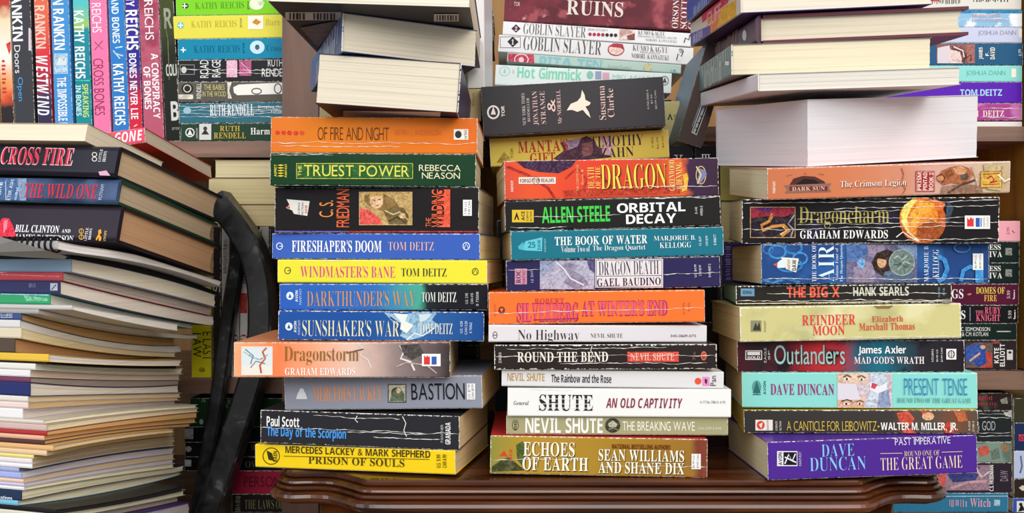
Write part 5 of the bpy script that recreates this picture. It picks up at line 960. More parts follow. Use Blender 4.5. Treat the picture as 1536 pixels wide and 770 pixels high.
p3 = build_book(lying((318, 307, 338, 545, 307, 338), SYB, 0.105, yaw=0, on=zq), 'lowest of three cream page blocks lying on upright paperbacks, next to the bowed bar', GP, spine='back', col='6a5a4a', cover='8a7a5a', page='cdbb8e')
p2 = build_book(lying((312, 267, 305, 542, 267, 305), SYB, 0.105, yaw=0, on=p3), 'middle one of three cream page blocks lying behind the left stack', GP, spine='back', col='5a4a4a', cover='7a6a4c', page='d6c596')
p1 = build_book(lying((322, 240, 265, 545, 240, 265), SYB, 0.105, yaw=0, on=p2), 'top one of three cream page blocks, just beneath the upper left shelf board', GP, spine='back', col='7a6a5a', cover='a89a78', page='dccda2')
# lower shelf on the left
GL = 'dark paperbacks lying on the lower left shelf'
row([
 ('dark green paperback with dim lettering, topmost on the lower left shelf', 285, 598, 640, 545, 598, 640, '17331f', [T_(TL, 'ART', 'r', (336, 600, 350, 606), '7a8a70'), T_(AL, 'MA', 'r', (331, 607, 352, 612), '7a8a70'), T_(SL, 'N', 's', (303, 599, 308, 604), '8a9a84'), ('E', (302, 633, 3, 4), '9a9a94'), T_(TL, 'A', 's', (327, 628, 336, 636), '8a3a3c')], dict()),
 ('black paperback with a white price label, under the dark green one', 277, 641, 662, 540, 641, 662, '141416', [('R', (277.5, 643, 290, 659), 'a8a8a6'), T_(SL, '~~~', 's', (318, 650, 335, 660), '8a8a88')], dict()),
 ('black paperback with a small grey emblem, on the lower left shelf', 278, 664, 684, 540, 664, 684, '161517', [('E', (283, 674, 4.5, 4.5), 'a0a09e'), T_(TL, '~~~~~', 'r', (377, 667, 400, 676), '6a5a38')], dict()),
 ('black paperback with a square white sticker, above the crimson one', 277, 686, 705, 540, 686, 705, '151416', [('R', (277.5, 690, 287, 700), 'b4b4b8'), T_(TL, 'OW', 'r', (368, 692, 388, 702), '6a6458')], dict()),
 ('crimson paperback with dark capitals, just left of the table corner', 345, 707, 737, 548, 707, 737, '9c1f3c', [T_(TL, 'PERSONAL', 's', (366, 715, 440, 731), '5a1024')], dict()),
 ('black paperback with dull gold capitals, lowest beside the table corner', 348, 742, 771, 550, 742, 771, '1b1a1a', [T_(TL, 'THE LAWS OF', 'r', (367, 750, 425, 764), '7f7452'), T_(AL, '~~~~~~', 's', (353, 745, 361, 770), '8a8672', 90)], dict()),
], GL, SH['low'])

# upper shelf on the right
GR1 = 'paperbacks lying on the upper right shelf'
row([
 ('white paperback with busy black print, highest on the upper right shelf', 1301, -18, 8, 1532, -18, 8, 'd8d4ca', [T_(TL, '~~~~~~~~', 'S', (1398, -4, 1440, 6), '4a4640'), T_(AL, '~~~~~~~', 'S', (1460, -8, 1512, 3), '3a3632'), ('R', (1396, -6, 1408, 2), 'b83c34')], dict(wear=1.0)),
 ('sky blue and white cloudy paperback on the upper right shelf', 1303, 14.5, 38, 1533, 14.5, 38, '8ab8d8', [('W', 20, 1440, 1530), ('W', 28, 1440, 1530), ('R', (1440, 14, 1535, 20), '2f84b4'), T_(TL, '~~~~~~~~~~', 'b', (1458, 21, 1500, 26), 'c89aa0'), T_(TL, '~~~~~~~~~', 'b', (1458, 28, 1510, 33), 'b8a0b0')], dict(wear=1.2, blend=[('f0f4f6', 50, 0.45, 0.55), ('2f84b4', 40, 0.6, 0.66)])),
 ('pale lilac paperback with thin grey capitals on the upper right shelf', 1303, 41, 60.5, 1533, 41, 60.5, 'c4c8e0', [T_(AL, 'JOSHUA DANN', 't', (1467, 46, 1524, 54.5), '7a7c92'), ('R', (1528, 43, 1533, 56), 'f0ece2')], dict()),
 ('dark teal paperback with a fossil-like pink picture and upright white letters', 1303, 64.5, 96, 1534, 64.5, 96, '1f567c', [('R', (1405, 66, 1462, 95), '8a5a58'), ('P', [(1406, 72), (1424, 68), (1430, 95), (1406, 95)], 'd8ccd2'), ('P', [(1424, 74), (1440, 78), (1444, 95), (1424, 95)], 'e2c6c0'), ('L', [(1428, 72), (1440, 74), (1448, 84), (1444, 94)], 5, '5a3434'), ('L', [(1430, 70), (1444, 76), (1446, 86)], 2, 'e8cfc8'), ('P', [(1448, 68), (1462, 66), (1462, 95), (1452, 95)], 'a86a60'), ('L', [(1448, 88), (1456, 82), (1456, 92)], 2, '4a2c2c'), T_(AL, 'JAMES', 'S', (1468, 71, 1475, 89), 'f0ead8', 90), T_(AL, 'F.', 'S', (1478, 78, 1483, 84), 'f0ead8', 90), T_(AL, 'DAVID', 'S', (1485, 71, 1492, 89), 'f0ead8', 90), T_(SL, '6.99', 's', (1527, 74, 1532, 84), 'd8e0e8', 90)], dict()),
 ('light aqua paperback with grey capitals and a cream sticker, on the upper right shelf', 1303, 98.5, 122, 1533, 98.5, 122, '8cd8d0', [T_(TL, 'A TIME', 's', (1408, 105, 1429, 109), '3c4a4a'), T_(AL, 'JOSHUA DANN', 't', (1449, 106, 1508, 115), '6aa09e'), ('R', (1517, 103, 1524, 116), 'f0ecd8')], dict()),
 ('bright violet paperback with light blue capitals on the upper right shelf', 1303, 124, 153.5, 1533, 123, 152.5, '5a1cae', [T_(TL, 'TOM DEITZ', 'S', (1440, 134, 1503, 144), 'a8d0f0')], dict()),
 ('streaked magenta paperback with cream capitals, lowest on the upper right shelf', 1303, 156, 180, 1533, 155, 180, 'a8408e', [('W', 163, 1470, 1532), ('W', 176, 1470, 1532), T_(AL, 'DEITZ', 'b', (1474, 166, 1506, 175), 'f0dcc8'), T_(AL, 'TOM', 'b', (1444, 166, 1468, 175), 'f0dcc8')], dict(wear=0.9, blend=[('c878b0', 50, 0.5, 0.62)])),
], GR1, z_at(181.5, SYB))
bk = build_book(lying((1303, 182.5, 189.2, 1533, 182.5, 189.2), SYB, 0.11, yaw=0, on=SH['ru'] + 0.0002), 'thin white booklet lying flat on the upper right shelf board', GR1, col='e6e0da', wear=0.2, parts=False)
# middle shelf on the right
GR2 = 'paperbacks lying on the middle right shelf'
twin = lambda y: [T_(TL, 'ESS', 'b', (1484, y + 4, 1501, y + 12), 'eceae6'), T_(TL, 'SHIVA', 'b', (1470, y + 14, 1503, y + 23), 'eceae6'), T_(SL, 'DAW', 'S', (1510, y + 9, 1518, y + 20), 'b8b4ac', 90), ('R', (1508, y + 9, 1513, y + 20), '8a8a84')]
row([
 ('pink paperback peeking out beyond the thick black paperback with the fiery orb', 1298, 332, 360, 1530, 331.5, 360, 'f2a8b4', [T_(SL, '3.95', 's', (1510, 341, 1514, 352), '8a4a58', 90), ('L', [(1518, 346), (1522, 350)], 1.2, '8a4a58')], dict()),
 ('black paperback with white serif capitals, upper of two alike on the right shelf', 1298, 363, 392, 1529, 362.5, 392, '10211f', twin(363), dict()),
 ('black paperback with white serif capitals, lower of two alike on the right shelf', 1298, 395, 424, 1529, 394.5, 424, '10211f', twin(395), dict()),
 ('plum paperback with yellow title, beneath the two black ones on the right shelf', 1298, 427, 456.5, 1528, 426, 456.5, '561433', [T_(AL, 'EDDINGS', 'b', (1380, 434, 1445, 448), 'f2f0ee'), ('P', [(1450, 442), (1455, 440), (1458, 441), (1454, 443.5)], 'e08a4a'), T_(TL, 'DOMES OF', 'b', (1464, 431, 1507, 441), 'f0cf5a'), T_(TL, 'FIRE', 'b', (1476, 443, 1495, 452), 'f0b84a'), T_(SL, '5.99', 'S', (1510, 436, 1515, 448), 'c8a8b4', 90), T_(SL, 'j', 'S', (1519, 435, 1522, 449), 'e2dcdc')], dict()),
 ('black paperback with pink title, between the plum and the plain black ones', 1298, 458.5, 484, 1527, 458, 484, '151417', [T_(AL, 'EDDINGS', 'b', (1385, 466, 1448, 479), 'f2f0ee'), ('L', [(1455, 461), (1455, 482)], 1.4, '8a92b4'), T_(TL, 'THE', 'b', (1463, 466, 1475, 471), 'ec6a8c'), T_(TL, 'RUBY', 'b', (1477, 461, 1501, 471), 'ec6a8c'), T_(TL, 'KNIGHT', 'b', (1464, 472, 1500, 482), 'ec6a8c'), T_(SL, '5.99', 'S', (1512, 466, 1517, 478), 'b8b4ac', 90), T_(SL, 'j', 'S', (1520, 465, 1523, 479), 'e2dcdc')], dict()),
 ('plain black green paperback with small white lettering on the middle right shelf', 1298, 486, 508.5, 1525, 485.5, 508.5, '142420', [T_(AL, 'G.C. EDMONDSON', 's', (1436, 491, 1485, 497), 'e6e6e2'), T_(AL, '& C.M. KOTLAN', 's', (1443, 498.5, 1482, 504.5), 'e6e6e2'), ('L', [(1495, 497.5), (1516, 497.5)], 1.6, 'c8ccc4')], dict()),
 ('dark paperback with a blue clad figure picture, lowest on the middle right shelf', 1298, 511, 556, 1525, 510.5, 556, '2c2426', [('R', (1448, 514, 1489, 552), '6a5450'), ('P', [(1448, 518), (1470, 516), (1478, 524), (1470, 540), (1456, 546), (1448, 540)], '3a5aa8'), ('P', [(1466, 530), (1478, 524), (1482, 544), (1470, 550), (1462, 548)], '2f4c9c'), ('P', [(1478, 528), (1488, 530), (1488, 552), (1468, 552), (1480, 546)], 'b8483a'), ('L', [(1454, 542), (1462, 536), (1470, 530)], 3, 'd8a888'), ('E', (1474, 521, 4, 3), 'd8b090'), ('P', [(1448, 514), (1462, 514), (1456, 518), (1448, 520)], '4a3a34'), T_(AL, 'KATE', 'S', (1491, 522, 1498, 545), 'f0eeea', 90), T_(AL, 'ELLIOTT', 'S', (1499.5, 516, 1507, 550), 'f0eeea', 90), ('R', (1510, 525, 1519, 540), 'dcd8d2'), ('E', (1514.5, 529, 2.5, 2), '333333'), ('R', (1488, 512, 1500, 516), '8a3a34')], dict()),
], GR2, SH['rm'])
# lower shelf on the right
GR3 = 'paperbacks lying on the lower right shelf'
row([
 ('black and dark red paperback, topmost on the lower right shelf', 1290, 591, 614.5, 1518, 590, 614, '2a1c1e', [T_(TL, '~~~~', 'b', (1468, 594, 1488, 601), 'a83a48'), T_(TL, '~~~~~', 'b', (1468, 604, 1494, 609), '9a3040'), ('P', [(1500, 600), (1510, 596), (1512, 606), (1502, 606)], '8a8a78')], dict(blend=[('4a4a3a', 60, 0.55, 0.66)])),
 ('worn black paperback with grey capitals and many creases on the lower right shelf', 1290, 617, 661.5, 1518, 616.5, 662, '23282a', [T_(TL, '& GOD', 's', (1464, 632, 1493, 646), 'a8aca8'), ('W', 622, 1467, 1516), ('W', 627, 1467, 1516), ('W', 650, 1467, 1516), ('W', 655, 1467, 1516), ('P', [(1505, 619), (1517, 618), (1516, 626), (1508, 624)], 'c8c4ba')], dict(wear=1.0)),
 ('grey green paperback with a red blot, above the dark plum picture one', 1290, 664, 692, 1517, 663.5, 692, '7f9486', [('P', [(1467, 672), (1480, 668), (1486, 680), (1470, 686)], 'c85a4a'), ('P', [(1500, 666), (1514, 668), (1512, 680), (1504, 678)], '9a7a5a'), ('P', [(1486, 676), (1498, 672), (1500, 688), (1488, 690)], '6a7a6c')], dict(blend=[('5f7468', 50, 0.5, 0.6)])),
 ('dark plum paperback with a violet robed picture, behind the table corner', 1290, 695, 738, 1518, 694.5, 738, '2f2430', [('R', (1405, 698, 1484, 736), '9a7a8a'), ('P', [(1420, 712), (1450, 706), (1468, 712), (1462, 722), (1430, 724)], '3c3f7c'), ('P', [(1406, 706), (1420, 712), (1416, 736), (1406, 736)], 'c85a54'), ('L', [(1462, 700), (1472, 716), (1484, 708)], 3, 'd8c0c4'), ('L', [(1424, 734), (1450, 724), (1480, 722)], 4, 'c49aa0'), ('L', [(1450, 698), (1470, 702)], 3, '6a5068'), T_(AL, 'C.S. FRIEDMAN', 'S', (1484, 698, 1490, 737), 'f0ece8', 90), T_(SL, 'DAW', 's', (1500, 706, 1512, 722), '9a8a98', 90), ('P', [(1406, 697), (1418, 697), (1408, 706)], 'e0584c')], dict()),
 ('blue teal paperback with pink lettering, lowest on the lower right shelf', 1285, 741, 771, 1512, 740, 771, '2f7698', [T_(TL, 'Witch', 'b', (1455, 748, 1486, 761), 'd8a0b0'), T_(TL, '~~~~', 'b', (1424, 750, 1450, 761), 'c89aac'), ('R', (1491, 750, 1500, 759), 'a8c4cc'), ('L', [(1400, 745), (1512, 744.5)], 1.2, 'b8ccd0')], dict()),
], GR3, SH['low'])
GR4 = 'books at the far end of the lower right shelf'
row([
 ('dark olive softcover with tan pages, topmost at the far end of the lower right shelf', 1520.5, 598, 632, 1740, 598, 632, '3a3626', [], dict()),
 ('navy paperback with a red label at the far end of the lower right shelf', 1521, 635, 675, 1742, 635, 675, '1f2f54', [('R', (1528, 652, 1538, 662), 'd0344c'), ('O', (1533, 657, 3, 3.5), '1f2f54', 1)], dict()),
 ('light periwinkle paperback at the far end of the lower right shelf', 1521, 677, 717, 1742, 677, 717, 'b8c4e0', [('L', [(1531, 684), (1533, 700), (1530, 710)], 2.4, '6a6a7a')], dict()),
 ('dark brown paperback with a cream leaf mark, far end of the lower right shelf', 1521, 719, 745, 1742, 719, 745, '30241e', [('P', [(1528, 732), (1534, 728), (1540, 733), (1534, 737)], 'd8ccb4')], dict()),
 ('royal blue paperback with a black and white badge at the far end of the shelf', 1519, 748, 771, 1740, 748, 771, '3456a4', [('R', (1525, 752, 1540, 770), 'dcdcdc'), ('P', [(1527, 768), (1532, 756), (1538, 766)], '1d1d1d'), ('E', (1531, 757, 2.5, 2.5), '1d1d1d')], dict()),
], GR4, SH['low'])
# small items in the gap at the top, between the left and middle stacks
gap1 = build_book(lying((480, 128, 176, 722, 134, 182), 0.826, 0.105, yaw=0.0, T=1), 'khaki paperback with a small red and navy label, glimpsed behind the page blocks', 'books in the second row behind the left stack', col='b3a376', page='c8b890', ops=[('R', (682, 138, 698, 152), '9c3440'), T_(SL, 'aja', 's', (685, 142, 696, 148), 'e2c8c4'), ('R', (682, 154, 696, 174), '2c3048'), T_(SL, '~~~~~~', 's', (708, 140, 712, 160), '8a7a50', 90)])
GF = 'books in the second row behind the left stack'
z0, z1 = TZ + 0.0003, gap1['O'].z - 0.0004
fc = ['2a2c30', '33262a', '22302c', '3a3026', '2c2c38', '30302c', '28303a']
fw = ['near black', 'dark wine', 'dark pine green', 'umber', 'dusky indigo', 'dark moss', 'gunmetal']
for k in range(7):
    t = (z1 - z0) / 7
    y1 = 385 - (z0 + t * k - CZ) * F / 0.83; y0 = 385 - (z0 + t * (k + 1) - 0.0005 - CZ) * F / 0.83
    build_book(lying((452 + (k * 7) % 12, y0, y1, 721 - (k * 5) % 9, y0, y1), 0.83, 0.10, yaw=0, T=1), fw[k] + ' paperback hidden in the second row behind the left stack', GF, col=fc[k])
whb = build_book(standing(713, -40, 714, 385 - (gap1['top'] + 0.004 - CZ) * F / 0.85, 26, 0.85, 0.085, yaw=-4), 'off white paperback standing upright behind the page blocks of the left stack', GF, col='dcd8d6', page='e0d8c8', wear=0.1)
GH = 'books on the right shelf behind the left stack'
zc = SH['ru']
zt3 = z_at(60, SYB)
for k in range(3):
    t = (zt3 - zc - 0.001) / 3
    y1 = 385 - (zc + 0.0003 + t * k - CZ) * F / SYB; y0 = 385 - (zc + t * (k + 1) - 0.0003 - CZ) * F / SYB
    build_book(lying((520, y0, y1, 712, y0, y1), SYB, 0.11, yaw=0, T=1), ['brown', 'dark olive', 'dark grey'][k] + ' paperback on the shelf, hidden behind the page blocks of the left stack', GH, col=['4a3a2c', '3a3c28', '343438'][k])
bb = build_book(lying((520, 16, 60, 740, 16, 60), SYB, 0.11, yaw=0, T=1), 'black paperback with a white barcode, poking out between left and middle stacks', GH, col='242223', page='b8a880', ops=[('R', (722, 38, 737, 56), 'b8b2a4'), T_(SL, 'TOR', 'S', (720, 20, 730, 28), 'c8c4bc')])
# ------------------------------------------------------------------ pile of magazines and hardbacks on the metal stand
PH = math.radians(-16)
E1 = Vector((math.cos(PH), math.sin(PH), 0)); E2 = Vector((-math.sin(PH), math.cos(PH), 0))
PY = 0.73                                   # depth of the pile's near corner
ST = (0.0, 0.1, 0.2)
DY = [PY + s * E2.y for s in ST]
GM = 'magazines and softcovers in the sagging pile on the metal stand'
def zs_of(yn, ym, yb): return [z_at(y, Y) for y, Y in zip((yn, ym, yb), DY)]
# label, corner x, top edge y (front, middle, back), back end x, page colour, spine colour
L_ = [
 ('black soft folder under the spiral notebook, sagging over the pile edge', 105, 383, 405, 437, 329, '2c2b2c', '26272a'),
 ('grey blue softcover with a plain wide spine, below the black folder', 107, 388.5, 414, 443, 324, 'd8cfbc', '93aec6'),
 ('softcover with a worn red spine and greyish page ends', 94, 408, 436, 461, 318, 'b8aea2', 'cc5058'),
 ('navy spined softcover with a small white emblem, below the red one', 90, 421, 451, 473, 322, 'd8cec0', '3c3f68'),
 ('booklet with a bright green glossy spine in the upper pile', 75, 441, 470, 488, 290, 'cbc5bc', '3fae74'),
 ('white stapled booklet below the green spined one', 108, 457, 479, 495, 268, 'd9d4cc', 'd6d2ce'),
 ('thick curled grey booklet with bent cover in the upper pile', 58, 464, 490, 503, 302, 'c8c1b8', 'b9b4ae'),
 ('tan paged notebook with navy labelled spine', 32, 471, 499, 509, 264, 'b38e5c', '46598c'),
 ('white booklet directly under the tan paged notebook', 30, 481, 513, 520, 272, 'dbd6d0', 'e6e3e0'),
 ('cream booklet under the white one, rounded front fold', 32, 493, 522, 530, 265, 'd8c8a2', 'e6d9bc'),
 ('brown paper notebook with ragged dark binding', 22, 509, 531, 537, 262, 'a88058', '5c4d42'),
 ('white magazine with a yellow spine tip', 73, 531, 540, 538.5, 273, 'd2ccc8', 'edc248'),
 ('thin black leaflet under the yellow tipped magazine', 70, 543, 549, 548.5, 268, '221d1c', '2a2624'),  # near-black layer standing in for the shaded gap between two magazines
 ('ivory magazine with a curled front fold, under the black leaflet', 53, 546, 553, 553, 275, 'dad2b6', 'ece8de'),
 ('pale pink edged magazine in the middle of the pile', 45, 556, 562.5, 562, 271, 'd0b8a0', 'f0ecea'),
 ('grey covered magazine with plum spine', 45, 567, 571.5, 571, 270, '938779', '7a4560'),
 ('magazine with a thick navy blue spine in the middle of the pile', 45, 575, 582, 578, 270, 'd1c6b5', '30376c'),
 ('magazine with ivory spine under the navy one', 42, 596, 593, 590.5, 272, 'ccb48c', 'e8e0d6'),
 ('tan edged magazine with pale rose spine', 42, 605, 600, 597.5, 270, 'c0a270', 'f0d9d0'),
 ('white spined magazine with greyish page edges, squared end', 34, 615, 606.5, 602, 264, 'c0b7ae', 'f2efed'),
 ('cream magazine jutting out furthest to the right, top of its bunch', 65, 631, 615, 608, 297, 'f0e8bc', 'e2d6c8'),
 ('cream magazine jutting out just under the topmost of its bunch', 70, 637, 621, 613, 298, 'dccfa8', 'd8b8b0'),
 ('orange tinted magazine jutting out in the middle of its bunch', 70, 647, 629, 618.5, 296, 'c8a264', 'b83a3c'),
 ('amber edged magazine with salmon spine in the jutting bunch', 66, 654, 637, 627, 295, 'c9a86a', 'ecb894'),
 ('amber edged magazine with dark brown spine, lowest of the jutting bunch', 66, 661, 643, 635, 286, 'b9935c', '5e3c3c'),
 ('beige magazine with orange spine in the lower pile', 80, 668, 648.5, 641, 262, 'd0c098', 'e8b87c'),
 ('beige magazine with a thin apricot spine in the lower pile', 70, 676, 654.5, 646, 262, 'c6ae80', 'eccba2'),
 ('magazine with a pale yellow spine in the lower pile', 50, 684, 660.5, 651, 260, 'ad9166', 'efe08c'),
 ('magazine with a pinkish white spine under the yellow one', 48, 690, 667, 656, 262, 'b89c72', 'ece3e4'),
 ('white spined magazine with brown page edges in the lower pile', 48, 698, 674, 662, 262, 'a88e68', 'f3f0ee'),
 ('lilac spined booklet with dark page edges', 28, 705, 681, 669, 258, '756a5e', 'aeb0d4'),
 ('lavender blue booklet with rounded pale page edges', 32, 712, 686.5, 674, 262, 'd8d0cb', 'a9b5e6'),
 ('peach spined magazine with tan page edges', 35, 722, 697, 683, 262, 'cab696', 'f0ceb6'),
 ('pale violet spined magazine near the foot of the pile', 36, 728, 705, 690.5, 262, 'c8c0bc', 'd0c8e2'),
 ('white spined magazine above the navy lettered one', 36, 733.5, 711, 697, 262, 'dbcca8', 'efedea'),
 ('navy magazine with white lettering on its spine near the foot of the pile', 32, 739, 717.5, 703.5, 278, 'd8cdac', '2b3a56'),
 ('sky blue spined magazine near the foot of the pile', 27, 755, 729, 712.5, 278, 'ddd0b0', '7fc0de'),
 ('glossy black leaflet with faint white print, curling up at the far end', 85, 763, 743, 719, 276, '33302f', '232223'),
 ('ivory leaflet with torn edge under the black one', 80, 770, 750, 727, 278, 'e2d8bc', 'e0d8c8'),
 ('grey paged softcover low in the pile', 70, 780, 757, 737, 268, 'b9ae98', '8a2c34'),
 ('violet covered softcover with pale pages, lowest seen of the pile', 90, 790, 768, 746, 285, 'b0a6a6', '4c2f86'),
 ('plain brown softcover under the violet one', 85, 803, 783, 765, 280, 'b09a7a', '5a4a3a'),
 ('thick grey softcover at the bottom of the pile on the stand tray', 80, 818, 800, 782, 275, 'a89c88', '4a4a4a')]
BOT = [PILE_Z + 0.0006] * 3
def quad(z3, d):
    t = d / 0.1
    z = z3[0] * (t - 1) * (t - 2) / 2 - z3[1] * t * (t - 2) + z3[2] * t * (t - 1) / 2
    return z
GRID = [0.011 * i for i in range(21)]
tops = [[quad(zs_of(*r[2:5]), min(d, 0.205)) for d in GRID] for r in L_] + [[BOT[0]] * 21]
for k in range(len(tops) - 2, -1, -1):
    tops[k] = [max(a, b + 0.0012) for a, b in zip(tops[k], tops[k + 1])]
def surf(zz, d):
    if d <= 0: return zz[0]
    i = min(int(d / 0.011), 19); t = min(d / 0.011 - i, 1.0)
    return zz[i] * (1 - t) + zz[i + 1] * t
def sheet_stack(label, xc, xb, ztop, zbot, page, spine, name='magazine', d0=0.0, Lx=0.2, gap=0.00025, rseed=0, ops=()):
    # right end corner on the near plane
    P0 = world_pt(xc, 385, PY); k = (PY - 0) * 0
    # slide along the spine line from the reference corner so all spines share one plane
    ref = world_pt(70, 385, PY); u = (xc - 768) / F
    s = (u * ref.y - ref.x) / (E1.x - u * E1.y)
    P0 = ref + E1 * s
    lo, hi = 0.05, 0.215
    for _ in range(40):
        m = (lo + hi) / 2
        if proj(P0 + E2 * m)[0] < xb: lo = m
        else: hi = m
    W = lo
    r = random.Random(label)
    page = '%02x%02x%02x' % tuple(min(255, int(int(page[i:i+2], 16) * 1.10 + 8)) for i in (0, 2, 4)) if page > '4' else page
    P0 = Vector((P0.x, P0.y, 0)) + E2 * d0
    zmid = zbot(d0)
    M = Matrix(((E1.x, E2.x, 0, P0.x), (E1.y, E2.y, 0, P0.y), (0, 0, 1, zmid), (0, 0, 0, 1)))
    root = thing(name, label, 'magazine' if name == 'magazine' else 'notebook', M, GM)
    D = [0.0] + [q - d0 for q in ([-0.025, -0.017, -0.008] if d0 < 0 else []) + GRID if d0 + 0.002 < q < W - 0.002] + [W - d0]
    def prism(x0, x1, ft, fb, ds):
        v, f = [], []
        for d in ds:
            a, b = fb(d + d0) - zmid, ft(d + d0) - zmid
            v += [(x0, d, a), (x1, d, a), (x1, d, b), (x0, d, b)]
        n = len(ds)
        for i in range(n - 1):
            o = 4 * i
            f += [(o + k2, o + (k2 + 1) % 4, o + 4 + (k2 + 1) % 4, o + 4 + k2) for k2 in range(4)]
        f += [(0, 3, 2, 1), (4*n-4, 4*n-3, 4*n-2, 4*n-1)]
        return v, f
    T = min(ztop(d) - zbot(d) for d in (d0, 0.1))
    c = min(0.00035, T * 0.2)
    top = lambda d: ztop(d) - gap; bot = lambda d: zbot(d) + gap * 0.2
    g = Geo(); n = max(1, min(6, int(T / 0.0022)))
    for q in range(n):
        ft = lambda d, q=q: bot(d) + c + (top(d) - bot(d) - 2*c) * (q + 1) / n
        fb = lambda d, q=q: bot(d) + c + (top(d) - bot(d) - 2*c) * q / n
        j = r.uniform(0, 0.0010); j2 = r.uniform(0, 0.002)
        g.add(*prism(-Lx + 0.001, -0.0004 - j, ft, fb, [min(max(d, 0.0009), D[-1] - 0.0008 - j2) for d in D]))
    mesh_obj('page_block', g.v, g.f, [page_mat(page, 0.9)], root)
    g = Geo()
    g.add(*prism(-Lx, 0, top, lambda d: top(d) - c * 0.9, D))
    mesh_obj('front_cover', g.v, g.f, [flat(spine, 0.35)], root)
    g = Geo()
    g.add(*prism(-Lx, 0, lambda d: bot(d) + c * 0.9, bot, D))
    mesh_obj('back_cover', g.v, g.f, [flat(spine, 0.35)], root)
    z0, z1 = bot(d0) - zmid, top(d0) - zmid; e = min(0.0007, (z1 - z0) * 0.3)
    cs = [(0.0008, z0 + c), (0.0002, z0 + c), (-0.0002, z0 + c + e), (-0.0002, z1 - c - e), (0.0002, z1 - c), (0.0008, z1 - c)]
    v = [(-Lx, d, z) for d, z in cs] + [(0, d, z) for d, z in cs]; m = len(cs)
    f = [tuple(range(m)), tuple(range(m, 2*m))] + [(i, (i+1) % m, m + (i+1) % m, m + i) for i in range(m)]
    sp = mesh_obj('spine', v, f, [flat(spine, 0.35)], root)
    if ops:
        bk = dict(O=Vector((P0.x, P0.y, zmid)) - E1 * Lx, ax=(E1, E2, Vector((0, 0, 1))), A=Lx, B=W, T=ztop(d0) - zbot(d0))
        hold = bpy.data.objects.new('tmp', None)
        decorate(bk, ops, sp, extra=0.00035)
        for ch in list(sp.children): ch.location = (-Lx, 0, 0)
        bpy.data.objects.remove(hold)
    return root
extra_ops = {
 'navy spined': [('R', (76, 425, 87, 436), 'c8ccd8'), ('L', [(78, 435), (85, 427)], 1.4, '3c3f68'), T_(SL, '~~~~~~', 'S', (44, 425, 54, 432), '8a8cb0')],
 'tan paged': [('B', (2, 469, 19, 477), 'c8d2e4', 0.9), T_(SL, '~~~~~', 'S', (4, 470.5, 17, 475.5), 'c8d2e4')],
 'navy magazine': [T_(TL, 'cations', 'S', (-2, 744, 19, 750), 'f0f2f4')],
 'booklet with a bright green': [('P', [(36, 443), (60, 446), (72, 448), (72, 452), (40, 452)], '7fd0a4'), ('L', [(2, 441), (74, 443)], 2, 'a8d8ec')],
 'softcover with a worn red': [('L', [(2, 412), (90, 415)], 1.5, 'e88a8c'), ('P', [(0, 406), (12, 405), (10, 409), (0, 410)], 'e8a0a0')],
}
for k, r in enumerate(L_):
    ops = ()
    for key, o in extra_ops.items():
        if r[0].startswith(key): ops = o
    sheet_stack(r[0], r[1], r[5], lambda d, a=tops[k]: surf(a, d), lambda d, a=tops[k+1]: surf(a, d), r[6], r[7], ops=ops)

# hardbacks on the pile
GHB = 'hardbacks on top of the magazine pile'
t0 = tops[0]
ph1 = lying((-70, 316, 372, 178, 323.5, 377.5), 0.735, 0.155, vis=('R', 326), pitch=12, T=1)
def under(bk, x, y):                        # height of a tilted book's underside at a point of the plan
    O, n = bk['O'], bk['ax'][2]
    return O.z - ((x - O.x) * n.x + (y - O.y) * n.y) / n.z
def lift(bk, dz): bk['O'].z += dz; bk['top'] += dz
REF = world_pt(134, 385, PY)
def nb_pts(d): return [REF + E2 * d - E1 * l for l in (0.0, 0.1, 0.2)]
need = max(surf(t0, d) + 0.0045 - under(ph1, p.x, p.y) for d in [0.01 * i for i in range(21)] for p in nb_pts(d) if p.y > ph1['O'].y - 0.03 and d > 0.01)
print('lift h1', need)
lift(ph1, need + 0.0003)
h1 = build_book(ph1, 'black jacketed hardback with white author capitals and a red figure, lowest of the three hardbacks', GHB, hard=True, col='2a2029', cover='2c1e22', page='d3a67e', wear=0, rough=0.2, ops=[
  ('P', [(-2, 336), (4, 327), (14, 328), (20, 340), (24, 352), (20, 372), (-2, 372)], 'e02c44'), ('P', [(6, 332), (12, 330), (10, 344), (5, 350)], 'f0808c'), ('P', [(0, 362), (30, 356), (44, 364), (30, 372), (0, 372)], '5a1c28'),
  T_(AL, 'BILL CLINTON', 'b', (23, 338, 89, 349), 'f2f0f2'), T_(AL, 'AND', 'b', (93, 344, 106, 349.5), 'f2f0f2'), T_(AL, 'JAMES PATTERSON', 'b', (22, 352.5, 110, 363), 'e6e2e6'), LG, ('O', (122.5, 347, 4, 4), 'c8a050', 1.2), ('O', (122.5, 356, 4, 4), 'c8a050', 1.2), ('L', [(122.5, 343), (122.5, 360)], 1, 'c8a050'), T_(SL, 'LITTLE', 'b', (128, 342, 132, 362), 'e6e2e6', 90), T_(SL, 'BROWN', 'b', (134, 343, 138, 360), 'e6e2e6', 90),
  ('P', [(148, 346), (152, 344), (153, 350), (150, 352), (153, 357), (151, 365), (148, 364), (149, 356), (145, 362), (144, 359), (148, 352)], 'e2a23c'), T_(SL, 'KNOPF', 'b', (156, 346, 160, 364), 'd8b870', 90)])
